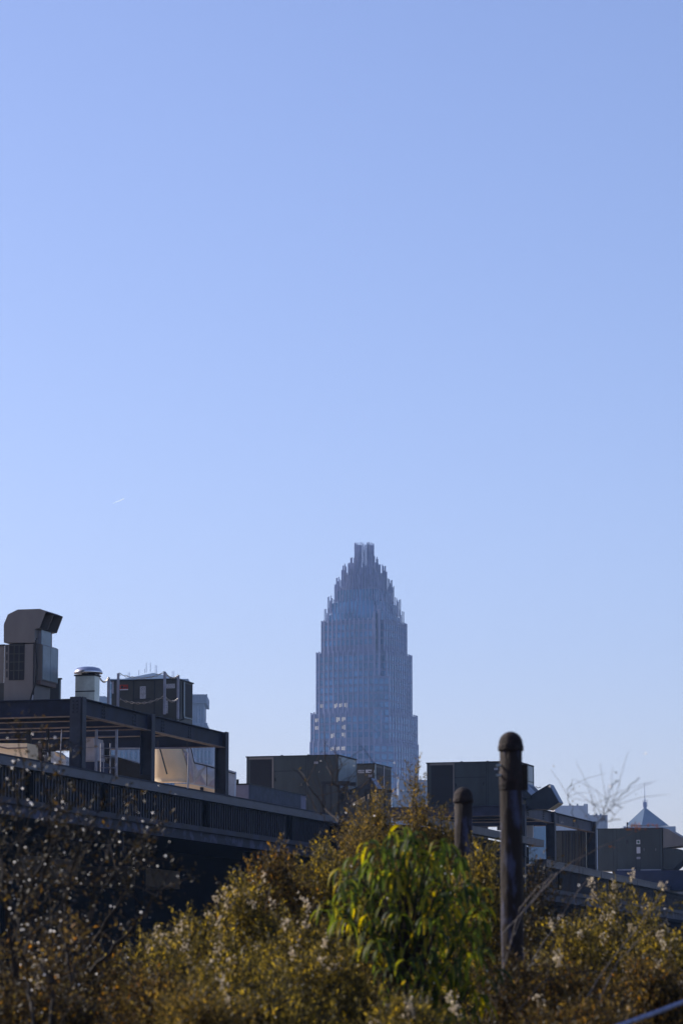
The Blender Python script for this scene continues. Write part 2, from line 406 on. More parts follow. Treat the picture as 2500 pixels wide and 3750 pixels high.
zz = hi[2]; x0 = P(2294, 3018, Yq).x - t.location.x; x1 = P(2457, 3018, Yq).x - t.location.x; cx = P(2369, 2953, Yq).x - t.location.x; az = P(2369, 2950, Yq).z
mb = MB(); w2 = (x1 - x0) / 2; cy = 2 + w2
rr = [(x0, cy - w2 * .3), (cx - w2 * .25, cy - w2), (x1, cy - w2 * .1), (cx + w2 * .3, cy + w2)]
mb.v = [(a, b, zz + .8) for a, b in rr] + [(cx, cy, az)]; mb.f = [(0, 1, 4), (1, 2, 4), (2, 3, 4), (3, 0, 4), (3, 2, 1, 0)]
mb.build('roof', M['roofb'], t)
B('lantern', (cx - .7, cy - .7, az - 1.5), (cx + .7, cy + .7, P(2369, 2932, Yq).z), M['rod'], t)
for dx in (-.9, -.3, .3, .9): B('finial', (cx + dx - .1, cy - .85, az), (cx + dx + .1, cy - .7, P(2369, 2923, Yq).z), M['rod'], t)
MB().tube([(cx, cy, az), (cx, cy, P(2368, 2857, Yq).z)], .22, 6, .07).build('spire', M['rod'], t)
t = far('low_office', 'far pale office block low beside the foot of the spiky crowned skyscraper', 'building', 1510, 1200)
far_block(t, 1457, 1562, 2856, 1200, 'wall', M['farwall'], 20); far_block(t, 1434, 1457, 2912, 1200, 'wing', M['farwall'], 14); far_block(t, 1459, 1478, 2848, 1200, 'stair_tower', M['farwall'], 8, dz=-3, win=False)
t = far('glass_building', 'bright blue far glass building seen between the thick rusty pipe and the steel column', 'building', 1975, 900)
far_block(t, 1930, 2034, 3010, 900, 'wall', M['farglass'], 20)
# contrail
p0, p1 = P(415, 1843, 9000), P(454, 1827, 9000)
ct = MB().tube([p0, p0.lerp(p1, .5), p1], .4, 8, 1.6).build('contrail', M['trail']); tag(ct, 'short thin white vapour trail high in the clear sky', 'contrail')

# ================================================================== building A (long shed with ribbed fascia)
A0 = P(351, 2827, 110); ZR = A0.z
fac0 = Vector((A0.x, A0.y, 0))
def facp(x, z, xo=0.0): # point on facade plane (offset xo outward) at picture column x, height z
    b = fac0 + V * xo; b.z = z
    return b + U * along(b, U, x)
LA = Local('warehouse', 'long dark warehouse with blue metal parapet cap and ribbed fascia over a black open bay', 'building', fac0)
def uat(x, z=ZR, xo=0.0): return LA.L(facp(x, z, xo)).y
ua, ub = uat(-330), uat(1690)
lo = LA.o
rf_ = B('roof', (-26, ua + .02, ZR - 1.5), (-.35, ub - .02, ZR - .29), M['steel_in'], lo); B('roof_membrane', (-26, ua + .02, ZR - .288), (-.52, ub - .02, ZR - .2), M['membrane'], rf_)
mb = MB().box((-.5, ua, ZR - .33), (.10, ub, ZR - .03)); mb.build('parapet_cap', M['cap'], lo)
B('cap_lip', (-.52, ua, ZR - .028), (.13, ub, ZR + .02), M['steel'], lo)
# ribbed panels between posts
posts = [uat(x) for x in (-200, 110, 385, 755, 1060, 1330)] + [ub - .2]
prev = ua
zt, zb = ZR - .34, ZR - 1.35
for k, pu in enumerate(posts):
    mb = MB(); mb.box((-.30, prev + .02, zb), (-.12, pu - .02, zt))
    y = prev + .15
    while y < pu - .3:
        mb.box((-.12, y, zb + .002), (-.08, y + .05, zt - .002)); y += .29
    pn = mb.build('ribbed_panel', M['rib'], lo)
    mb = MB(); y = prev + .15
    while y < pu - .3:
        mb.box((-.078, y + .0, zb + .01), (-.07, y + .035, zt - .12)); y += .29
    mb.build('rib_edge', M['ribl'], pn)
    B('fascia_post', (-.28, pu - .015, zb - .001), (.02, pu + .28, zt), M['void'], lo)
    prev = pu + .30
B('lower_flange', (-.5, ua, zb - .20), (.12, ub, zb - .003), M['lower'], lo)
B('rust_beam', (-.35, ua, zb - .56), (-.02, ub, zb - .202), M['peel'], lo)
B('back_wall', (-25.5, ua, 0), (-25, ub, ZR - 1.6), M['void'], lo)
B('end_wall', (-25, ub - .4, 0), (-1, ub - .2, ZR - 1.6), M['void'], lo)
B('near_wall', (-25, ua + .2, 0), (-1, ua + .4, ZR - 1.6), M['void'], lo)
B('inner_wall', (-7, ua + .5, 0), (-6.6, ub - .5, ZR - 1.6), M['void'], lo)
for x in (472, 1290):
    u_ = uat(x); B('bracket', (-.3, u_, zb - 1.25), (-.2, u_ + .1, zb - .57), M['steel'], lo)
for u_ in (uat(120), uat(540)):
    B('inner_beam', (-4.4, u_ + 4, ZR - 3.6), (-2.2, u_ + 10, ZR - 2.9), M['ochre'], lo)
for x in (150, 620, 1000): 
    u_ = uat(x); B('bay_column', (-1.3, u_, 0), (-1.0, u_ + .3, zb - .57), M['void'], lo)

# ------------------------------------------------------------------ steel platforms
def ibeam_y(mb, lipb, x, y0, y1, z1, d, fw=.30):   # I beam running along local y, centred on x
    mb.box((x - .02, y0, z1 - d + .03), (x + .02, y1, z1 - .03))
    mb.box((x - fw / 2, y0, z1 - .028), (x + fw / 2, y1, z1))
    lipb.box((x - fw / 2, y0, z1 - d), (x + fw / 2, y1, z1 - d + .028))
def ibeam_x(mb, lipb, y, x0, x1, z1, d, fw=.30):
    mb.box((x0, y - .02, z1 - d + .03), (x1, y + .02, z1 - .03))
    mb.box((x0, y - fw / 2, z1 - .028), (x1, y + fw / 2, z1))
    lipb.box((x0, y - fw / 2, z1 - d), (x1, y + fw / 2, z1 - d + .028))
def column(T, y, h, wdt, ft, front_plate=False, m=None):
    """H column, outer flange face at local x=0, web facing the viewer"""
    m = m or M['col']
    mb = MB()
    mb.box((-.03, y - ft / 2, .03), (0, y + ft / 2, h)); mb.box((-wdt, y - ft / 2, .03), (-wdt + .03, y + ft / 2, h))
    mb.box((-wdt + .031, y - .02, .03), (-.031, y + .02, h - .002))
    if front_plate: mb.box((-wdt - .002, y - ft / 2 - .04, .031), (-.06, y - ft / 2 - .003, h - .001))
    c = mb.build('column', m, T.o)
    B('base_plate', (-wdt - .06, y - ft / 2 - .06, .0), (.06, y + ft / 2 + .06, .029), M['steel'], c)
    B('footing', (-wdt + .032, y - ft / 2 - .01, .03), (-.032, y - .022, .26), M['black'], c)
    return c
# platform A
TA_ = Local('steel_platform', 'dark blue steel beam platform on three columns, carrying the hooded air unit', 'steel frame', facp(301, ZR, 0.0) + Vector((0, 0, .021)))
d_col = TA_.L(facp(837.5, ZR)).y - .2; c2y = TA_.L(facp(566, ZR)).y - .15
HB = TA_.side(301, 2550, 0).z; beamd = .60; wc = .46
zt = HB
c1 = column(TA_, .18, HB, wc, .36, True); c2 = column(TA_, c2y, HB, wc, .36); c3 = column(TA_, d_col, HB, wc, .36)
for a, b in ((.37, c2y - .19), (c2y + .19, d_col - .19)):
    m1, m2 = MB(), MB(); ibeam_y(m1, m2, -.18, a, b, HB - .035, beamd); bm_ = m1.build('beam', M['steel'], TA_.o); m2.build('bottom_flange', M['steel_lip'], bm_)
XL = -9.5
for y in (.18, 2.6, 5.2, c2y - .6, c2y + 2.4, d_col - .4):
    m1, m2 = MB(), MB(); dd = -.06 if y == .18 else -.12
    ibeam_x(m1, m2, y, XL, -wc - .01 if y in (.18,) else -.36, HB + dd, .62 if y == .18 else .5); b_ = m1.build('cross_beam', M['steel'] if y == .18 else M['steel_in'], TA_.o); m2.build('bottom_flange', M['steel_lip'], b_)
m1, m2 = MB(), MB(); ibeam_y(m1, m2, XL - .2, .2, d_col, HB - .04, .6); b_ = m1.build('beam', M['steel_in'], TA_.o); m2.build('bottom_flange', M['steel_lip'], b_)
B('deck', (-6.2, .5, HB - .055), (-.5, 3.0, HB - .02), M['steel_in'], TA_.o)
for i in range(4):
    for j in range(2): MB().tube([(-wc * (.72 if j == 0 else .40), -.045, HB - .16 - i * .125), (-wc * (.72 if j == 0 else .40), -.065, HB - .16 - i * .125)], .032, 6).build('bolt', M['bolt'], c1)
for xx in (395, 508, 612, 710):
    yy = TA_.L(facp(xx, ZR + HB)).y
    for i in range(4):
        for j in range(2): MB().tube([(-.158, yy + (j - .5) * .22, HB - .16 - i * .12), (-.13, yy + (j - .5) * .22, HB - .16 - i * .12)], .033, 6).build('bolt', M['bolt'], TA_.o)
for px in (109, 178): # inner thin columns seen under the platform
    q = TA_.L(hit(px, 2700, TA_.base + U * 5.5, U)); ww = .09 if px == 109 else .05
    B('inner_column', (q.x - ww, 5.4, 0), (q.x + ww, 5.5, HB - .5), M['black'], TA_.o)

# ------------------------------------------------------------------ rooftop machines
def casing(name, label, xC, yT, yB, Y, xL, xR, m=None, ang=ANG, group=None, mside=None, cat='air unit', seams=(), zb=None):
    """box casing: front-right vertical edge at column xC; front to xL, side to xR"""
    Ct = P(xC, yT, Y); zbot = P(xC, yB, Y).z if zb is None else zb
    u_ = Vector((math.sin(ang), math.cos(ang), 0)); v_ = Vector((math.cos(ang), -math.sin(ang), 0))
    T = Local(name, label, cat, (Ct.x, Ct.y, zbot), ang, group)
    T.h = Ct.z - zbot; T.w = -along(Ct, v_, xL); T.w = -along(Ct, v_, xL) if along(Ct, v_, xL) < 0 else along(Ct, v_, xL)
    T.d = along(Ct, u_, xR)
    body = MB().box((-T.w, 0, 0), (0, T.d, T.h - .05)).build('casing', m or M['rtu'], T.o)
    T.body = body
    B('roof', (-T.w - .04, -.04, T.h - .049), (.04, T.d + .04, T.h), M['rtu_seam'], T.o)
    for x in seams:
        q = T.front(x, (yT + yB) / 2); B('seam', (q.x - .018, -.008, .03), (q.x + .018, -.001, T.h - .06), M['rtu_seam'], body)
    return T
def frect(T, x0, y0, x1, y1, name, m, yl=0.0, th=.02, parent=None):
    a, b = T.front(x0, y0, yl), T.front(x1, y1, yl)
    return B(name, (a.x, yl - th, b.z), (b.x, yl - .002, a.z), m, parent or T.o)
def srect(T, x0, y0, x1, y1, name, m, xl=0.0, th=.02, parent=None):
    a, b = T.side(x0, y0, xl), T.side(x1, y1, xl)
    return B(name, (xl + .002, a.y, b.z), (xl + th, b.y, a.z), m, parent or T.o)
GRP = 'package air units on the roofs'
# 1 hooded air unit on platform A
Yh = TA_.base.y + .9
T = Local('hooded_air_unit', 'tall grey rooftop air unit with a gooseneck hood and dark mesh grille', 'air unit', P(125, 2590, Yh))
T.base.z = ZR + HB - .02; T.o.location.z = T.base.z
zB = 0.0
a = T.front(18, 2357); b = T.front(125, 2357); dB = T.side(184, 2560).y
B('casing', (a.x, 0, 0), (0, dB, b.z), M['rtu_warm'], T.o)
prof = [(15, 2353.5), (15, 2286), (30, 2250), (66, 2232), (147, 2229.5), (169, 2239), (146, 2300), (128, 2303), (128, 2353.5)]
pp = [T.front(x, y, -.05) for x, y in prof]
dh = T.L(hit(232, 2255, T.base + V * pp[5].x, V)).y + .05
mb = MB(); mb.prism(pp, (0, dh, 0), skip=(5,)); hd = mb.build('hood', M['rtu_warm'], T.o)
md = sum((Vector(p) for p in (pp[5], pp[6])), Vector()) / 2
mb = MB(); i0, i1 = pp[5], pp[6]; inn = Vector((-.55, 0, .15))
for f in (.02, .48, .97):
    y = dh * f; q = [i0 + Vector((-.02, y, -.02)), i1 + Vector((-.02, y, .02)), i1 + inn + Vector((0, y, 0)), i0 + inn + Vector((0, y, -.1))]
    MB().prism(q, (0, .03, 0)).build('baffle', M['rtu_warm'], hd)
mb = MB(); q = [i0 + inn * 1.02 + Vector((.0, .05, -.06)), i1 + inn * 1.02 + Vector((0, .05, .06))]
mb.prism([q[0], q[1], q[1] + Vector((-.02, 0, 0)), q[0] + Vector((-.02, 0, 0))], (0, dh - .1, 0)); mb.build('mouth_shade_sheet', M['void'], hd)  # black sheet added behind the mouth, inner shade put into its colour
gr = frect(T, 36, 2358.5, 89, 2490, 'grille', M['coil'], 0, .02)
for x in (53, 71): frect(T, x - .8, 2360, x + .8, 2489, 'bar', M['rtu_green'], -.021, .01, gr)
for y in (2363, 2394, 2424, 2455): frect(T, 37, y - .8, 88, y + .8, 'bar', M['rtu_green'], -.033, .01, gr)
for k in range(4): frect(T, 25, 2365 + 31 * k, 28.5, 2388 + 31 * k, 'slot', M['coil'], 0, .015)
frect(T, 123.4, 2357, 125, 2585, 'seam', M['rtu_seam'], 0, .01)
tk = frect(T, 116, 2545, 124, 2578, 'sticker', M['label'], 0, .02); frect(T, 117, 2567, 122, 2571, 'print', M['ink'], -.021, .008, tk)
# side boxes
y0 = T.side(136, 2420).y; sx = T.L(hit(155, 2420, T.base + U * y0, U)).x
y1 = T.L(hit(213, 2420, T.base + V * sx, V)).y; zt1 = T.L(hit(155, 2357, T.base + V * sx + U * y0, V)).z; zb1 = T.L(hit(155, 2490, T.base + V * sx + U * y0, V)).z
mb = MB(); mb.prism([(.001, y0, zb1), (sx, y0, zb1), (sx, y0, zt1 - .04), (sx - .06, y0, zt1), (.001, y0, zt1)], (0, y1 - y0, 0)); sb = mb.build('side_cabinet', M['rtu_warm'], T.o)
B('cabinet_door', (sx + .002, y0 + .03, zb1 + .03), (sx + .02, (y0 + y1) / 2 - .01, zt1 - .05), M['rtu_side'], sb)
B('cabinet_door', (sx + .002, (y0 + y1) / 2 + .01, zb1 + .03), (sx + .02, y1 - .02, zt1 - .05), M['rtu_side'], sb)
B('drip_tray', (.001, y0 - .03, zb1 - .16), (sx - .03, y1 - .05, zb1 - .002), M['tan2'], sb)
ex = T.L(hit(159, 2330, T.base + U * (y0 + .25), U)).x
z2, z3 = T.L(hit(159, 2308, T.base + U * (y0 + .25), U)).z, T.L(hit(159, 2354, T.base + U * (y0 + .25), U)).z
ey = T.L(hit(188, 2330, T.base + V * ex, V)).y
mb = MB().box((.001, y0 + .1, zt1 + .003), (ex, ey, z2)); eb = mb.build('control_box', M['rtu_side'], T.o)
B('seam', (-.001, y0 + .085, zt1 + .01), (ex - .02, y0 + .098, z2 - .02), M['post_g'], eb)
cb = [T.front(x, y, -.10) for x, y in ((137, 2338), (132, 2345), (131, 2370), (133, 2400), (136, 2440), (133, 2475), (128, 2510), (117, 2545), (107, 2588))]
MB().tube(cb, .032, 8).build('cable', M['rubber'], T.o)
MB().tube([T.front(x, y, -.06) for x, y in ((126, 2357), (125, 2420), (125, 2490))], .012, 6).build('conduit', M['ink'], T.o)
# casing to its left
T = casing('side_air_unit', 'plain grey air unit casing butted against the tall hooded air unit', 16, 2360, 2500, Yh + .5, -60, 17.5, M['rtu_warm'], zb=T.base.z)
frect(T, -40, 2503, 15, 2586, 'access_panel', M['rtu_green'], 0, .02)
T = casing('rear_air_unit', 'dark air unit showing a pale edge just behind the tall hooded air unit', 222, 2483, 2588, Yh + 3.2, 100, 224, M['rtu'], zb=ZR + HB - .02)
B('rim_light_strip', (-.03, -.03, .02), (.03, -.002, T.h - .06), M['rtu_side'], T.o)  # pale strip: bright rim light on the corner put into the colour
# mushroom vent
Yv = TA_.base.y + 3.2
pv = P(312, 2469, Yv)
T = casing('roof_exhaust_vent', 'shiny square metal exhaust duct with a mushroom cap', 348, 2469, 2600, Yv, 277, 366, M['galv'], cat='vent', zb=ZR + HB - .02)
frect(T, 277, 2530.5, 348, 2532.5, 'seam', M['rtu_seam'], 0, .01)
cxv, cyv = -T.w / 2, T.d / 2; s_ = 107 / F * Yv / 2
hz_ = P(324, 2440, Yv).z - T.base.z
capc = T.front(324, 2467, cyv)
prof = [(s_ * .45, -.12), (s_ * .45, .0), (s_ * .97, .0), (s_, .025), (s_ * .96, .09), (s_ * .80, .19), (s_ * .5, .235), (s_ * .2, .25), (.01, .252)]
mb = MB(); mb.lathe((capc.x, cyv, T.h + .05), prof, 32); mb.build('mushroom_cap', M['cap_m'], T.o, True)
mb = MB(); mb.lathe((capc.x, cyv, T.h + .0), [(s_ * .44, 0), (s_ * .44, .06)], 24); mb.build('neck', M['rtu_seam'], T.o)
# chain posts
PT = {}
T = Local('chain_barrier', 'grey posts linked by sagging chains around the roof air unit', 'barrier', TA_.base + Vector((0, 0, HB)) + U * 7.5 - V * .4)
Yc = facp(604, ZR).y - 1.0
def cpost(px, ytop, Y):
    a = T.L(P(px, ytop, Y)); b = Vector((a.x, a.y, 0.0)); 
    MB().box((a.x - .04, a.y - .04, -.03), (a.x + .04, a.y + .04, a.z)).build('post', M['post_g'], T.o); return a
def torus_link(mb, c, t, flip, L=.07):
    a = t.cross(Vector((0, 0, 1))).normalized(); b = a if flip else t.cross(a).normalized()
    p = []
    for k in range(6):
        h = k * math.pi / 3; p.append(c + t * (math.cos(h) * L) + b * (math.sin(h) * L * .5))
    p.append(p[0]); mb.tube(p, .012, 4)
def chain(a, b, sag):
    mb = MB(); n = max(6, int((b - a).length / .115)); pts = []
    for i in range(n + 1):
        s = i / n; q = a.lerp(b, s); q.z -= sag * 4 * s * (1 - s); pts.append(q)
    for i in range(n): torus_link(mb, (pts[i] + pts[i + 1]) / 2, (pts[i + 1] - pts[i]).normalized(), i % 2)
    mb.build('chain', M['chain'], T.o)
q1 = cpost(360.5, 2469, Yc - 3.2); q2 = cpost(398.5, 2481, Yc - 1.2); q3 = cpost(434, 2466, Yc); q4 = cpost(604, 2461, Yc - .45); q5 = cpost(653.5, 2473, Yc + 1.5)
dn = Vector((0, 0, -.92))
chain(q1, q2, .22); chain(q3, q4, .2); chain(q4, q5, .16); chain(q3 + dn, q4 + dn * .98, .22); chain(q4 + dn * .95, q5 + dn * .95, .16)
# RTU on platform
T = casing('package_air_unit', 'olive air unit behind the chain posts, stickers and red badge on its face', 648, 2484, 2640, facp(650, ZR).y + .3, 410, 706, M['rtu_green'], group=GRP, seams=(489, 566), zb=ZR + HB - .02)
st = frect(T, 437, 2508, 470, 2526, 'badge', M['red'], 0, .015); 
for (a_, b_, c_, d_) in ((444, 2511, 452, 2521), (454, 2516, 466, 2519)): frect(T, a_, b_, c_, d_, 'print', M['ink'], -.016, .006, st)
frect(T, 440, 2524, 470, 2527, 'badge_border', M['label'], -.016, .004, st)
for (a_, b_, c_, d_) in ((514, 2514, 534, 2558), (611, 2505, 641, 2520), (602, 2566, 615, 2612)):
    s = frect(T, a_, b_, c_, d_, 'sticker', M['label'], 0, .012); y = b_ + 2
    while y < d_ - 2:
        x = a_ + 2
        while x < c_ - 3:
            w_ = R.uniform(2, 6); frect(T, x, y, min(x + w_, c_ - 1), y + 1.8, 'print', M['rtu_green'], -.0125, .004, s); x += w_ + 1.4
        y += 4.5
frect(T, 412, 2495, 417, 2540, 'edge_highlight_strip', M['post_g'], 0, .012)  # pale strip: sunlight catching this edge put into the colour
frect(T, 489, 2559, 553, 2560.5, 'panel_joint', M['rtu_seam'], 0, .008)
pn = srect(T, 674, 2502, 702, 2628, 'coil_guard', M['coil'], 0, .02)
srect(T, 671, 2496, 674, 2632, 'frame', M['rtu_side'], 0, .035, pn); srect(T, 674, 2629, 704, 2633, 'frame', M['rtu_side'], 0, .035, pn)
srect(T, 674, 2492, 704, 2500, 'frame', M['post_g'], 0, .03, pn)
a = T.side(655, 2485); MB().tube([(.05, a.y, .1), (.05, a.y, T.h - .1)], .02, 6).build('conduit', M['rtu_seam'], T.o)
MB().tube([(.06, .55, T.h - .1), (.06, .6, .5), (.1, .5, .25), (.2, .3, .12), (.1, .1, .05)], .025, 6).build('refrigerant_pipe', M['black'], T.o)

# ------------------------------------------------------------------ under the platform
Yd = facp(600, ZR).y + 8
def panel(name, label, cat, pts, Y, m, th=1.0, part='duct', ang=ANG):
    """solid prism whose front outline is given in picture points on an upright plane"""
    c = P(sum(p[0] for p in pts) / len(pts), pts[0][1], Y)
    T = Local(name, label, cat, (c.x, c.y, ZR), ang)
    mb = MB(); q = [T.front(x, y) for x, y in pts]; mb.prism(q, (0, th, 0)); T.p = mb.build(part, m, T.o)
    return T
# tan round-sided duct
T = Local('round_tan_duct', 'big tan rounded duct glowing in the sun behind the middle steel column', 'duct', (P(600, 2800, Yd + 2.6).x, Yd + 2.6, ZR))
rows = [(2704, 548, 663), (2745, 548, 668), (2780, 548, 679), (2812, 548, 689), (2850, 548, 689), (2868, 550, 687)]
mb = MB(); NS = 18
for y, xa, xb in rows:
    a, b = T.front(xa, y), T.front(xb, y); z = a.z; cx, r = (a.x + b.x) / 2, (b.x - a.x) / 2
    for k in range(NS + 1):
        h = math.pi * k / NS; ex_ = 2.0
        mb.v.append((cx - r * math.copysign(abs(math.cos(h)) ** (2 / ex_), math.cos(h)), -r * .9 * math.sin(h) ** (2 / ex_) if 0 < k < NS else 0, z))
for i in range(len(rows) - 1):
    for k in range(NS):
        a = i * (NS + 1) + k; mb.f.append((a, a + 1, a + NS + 2, a + NS + 1))
mb.f.append(tuple(range(NS + 1))); mb.f.append(tuple(reversed([(len(rows) - 1) * (NS + 1) + k for k in range(NS + 1)])))
mb.f.append(tuple([i * (NS + 1) for i in range(len(rows))] + [i * (NS + 1) + NS for i in reversed(range(len(rows)))]))
mb.build('duct', M['tan'], T.o, True)
MB().tube([T.front(x, y, -1.05) for x, y in ((578, 2714), (590, 2755), (612, 2835))], .03, 6).build('seam', M['rtu_seam'], T.o)
for x in (676, 677.5): pass
T = Local('pipe_railing', 'thin pale pipe railing standing in front of the tan rounded duct', 'railing', facp(640, ZR) - V * 1.2)
MB().tube([T.front(x, y) for x, y in ((568, 2740), (692, 2740), (688, 2888))], .035, 6).build('rail', M['post_g'], T.o)
for x in (580, 686): MB().tube([T.front(x, 2712), T.front(x + .5, 2741)], .02, 5).build('hanger', M['black'], T.o)
MB().tube([T.front(570, 2732), T.front(690, 2732)], .012, 5).build('wire', M['black'], T.o)
# foil wrapped duct with facets
T = panel('foil_wrapped_duct', 'faceted foil-wrapped white duct between the tan duct and the last steel column', 'duct',
          [(650, 2704), (694, 2704), (703, 2750), (712, 2788), (786, 2805), (862, 2826), (858, 2950), (690, 2905), (684, 2860), (675, 2790)], Yd + 2.2, M['foil'], .15)
def facet(T, pts, m, proud, parent):
    q = [T.front(x, y, -.005) for x, y in pts]; c = sum(q, Vector()) / len(q); c.y -= proud
    mb = MB(); mb.v = [tuple(p) for p in q] + [tuple(c)]; n = len(q); mb.f = [(i, (i + 1) % n, n) for i in range(n)]
    mb.build('facet', m, parent)
facet(T, [(708, 2872), (735, 2835), (755, 2876)], M['foil2'], .04, T.p); facet(T, [(760, 2878), (785, 2850), (800, 2890)], M['foil2'], .04, T.p)
facet(T, [(712, 2792), (757, 2803), (735, 2835), (712, 2868)], M['foil'], .12, T.p); facet(T, [(738, 2836), (757, 2805), (786, 2812), (786, 2848), (760, 2878)], M['foil'], .10, T.p)
facet(T, [(662, 2712), (690, 2712), (691, 2765), (668, 2742)], M['foil'], .12, T.p); facet(T, [(670, 2748), (692, 2766), (705, 2800), (710, 2866), (696, 2866)], M['foil2'], .10, T.p)
MB().tube([T.front(x, y, -.03) for x, y in ((694, 2715), (705, 2760), (712, 2794), (757, 2804), (786, 2813), (862, 2834))], .022, 6).build('seam_tape', M['rtu_seam'], T.p)
MB().tube([T.front(x, y, -.13) for x, y in ((757, 2804), (758, 2878))], .016, 6).build('seam_tape', M['rtu_seam'], T.p)
T2 = panel('tan_base_duct', 'low tan duct resting on the roof below the foil-wrapped duct', 'duct', [(640, 2868), (700, 2872), (790, 2892), (790, 2935), (640, 2905)], Yd + .9, M['tan'], .5)
for x in (676, 736, 742):
    q = T2.front(x, 2890, -.1); B('leg', (q.x - .03, -.12, -.3), (q.x + .03, -.06, q.z + .08), M['black'], T2.o)
# beige box and navy curb at the first column
T = panel('beige_box_duct', 'pale beige box duct seen just behind the first steel column', 'duct', [(270, 2706), (343, 2703), (349, 2783), (270, 2784)], facp(330, ZR).y + 4, M['galv'], 1.0)
T.p.data.materials[0] = M['foil2']; frect(T, 296, 2716, 312, 2728, 'vent_hole', M['ink'], 0, .03); frect(T, 270, 2737, 347, 2739, 'seam', M['post_g'], 0, .02)
T = panel('blue_curb', 'deep blue roof curb below the beige box duct', 'roof curb', [(270, 2788), (350, 2787), (342, 2830), (270, 2825)], facp(330, ZR).y + 3.6, M['navy'], 1.5, 'curb')
frect(T, 270, 2784, 349, 2789, 'ledge', M['post_g'], -.01, .1)
T = panel('dark_roof_curb', 'black sloping roof curb in front of the far glass office', 'roof curb', [(352, 2768), (430, 2772), (514, 2798), (530, 2870), (352, 2850)], facp(460, ZR).y + 5, M['black'], 1.2, 'curb')
# left openings
T = panel('tan_wall_duct', 'sunlit tan duct low under the platform beams, half hidden by twigs', 'duct', [(-80, 2722), (100, 2722), (104, 2800), (-80, 2780)], facp(60, ZR).y + 5, M['tan'], 1.0)
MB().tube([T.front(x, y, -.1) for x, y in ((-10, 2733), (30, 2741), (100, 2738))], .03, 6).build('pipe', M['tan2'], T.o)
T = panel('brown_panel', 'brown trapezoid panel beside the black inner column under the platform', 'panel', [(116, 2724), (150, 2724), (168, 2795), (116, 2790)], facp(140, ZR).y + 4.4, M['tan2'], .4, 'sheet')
T = panel('foil_duct_bend', 'pale crumpled foil duct bend beside the first steel column', 'duct', [(160, 2755), (200, 2752), (215, 2765), (243, 2775), (243, 2820), (165, 2800)], facp(200, ZR).y + 4.8, M['foil'], .8)
facet(T, [(200, 2752), (240, 2768), (240, 2782), (205, 2768)], M['tan'], .05, T.p)
T = Local('small_ladder_rack', 'small black rack silhouetted against the sky below the platform', 'rack', facp(185, ZR) + U * 1.8 - V * .9)
for y in (2740, 2747, 2750.5): MB().tube([T.front(x, y + 0.0) for x in (155, 205)], .018, 5).build('rung', M['black'], T.o)
for x in (156, 160, 183): MB().tube([T.front(x, 2722), T.front(x, 2800)], .018 if x != 183 else .05, 5).build('upright', M['black'], T.o)
MB().tube([T.front(227, 2672), T.front(220, 2806)], .02, 6).build('upright', M['post_g'], T.o)
# tall hand rails
T = Local('roof_handrail', 'pale metal guard rail frame with a short ladder at the parapet', 'guard rail', facp(390, ZR, 0) - V * .6)
for x in (354, 428): 
    q = T.front(x, 2672); B('post', (q.x - .038, -.04, -.1), (q.x + .038, .04, q.z), M['post_g'], T.o)
for y in (2676, 2696): MB().tube([T.front(356, y), T.front(427, y)], .013, 5).build('rail', M['post_g'], T.o)
for x in (370, 380, 405): 
    MB().tube([T.front(x, 2722, .5), T.front(x, 2850, .5)], .025, 5).build('ladder_stile', M['post_g'], T.o)
for y in (2740, 2768, 2775, 2812): MB().tube([T.front(368, y, .5), T.front(427, y, .5)], .018, 5).build('rung', M['post_g'], T.o)
frect(T, 384, 2742, 404, 2772, 'gate_panel', M['rtu_seam'], .6, .03)
MB().tube([T.front(430, 2741.5, .2), T.front(513, 2741.5, .2)], .03, 5).build('rail', M['post_g'], T.o)

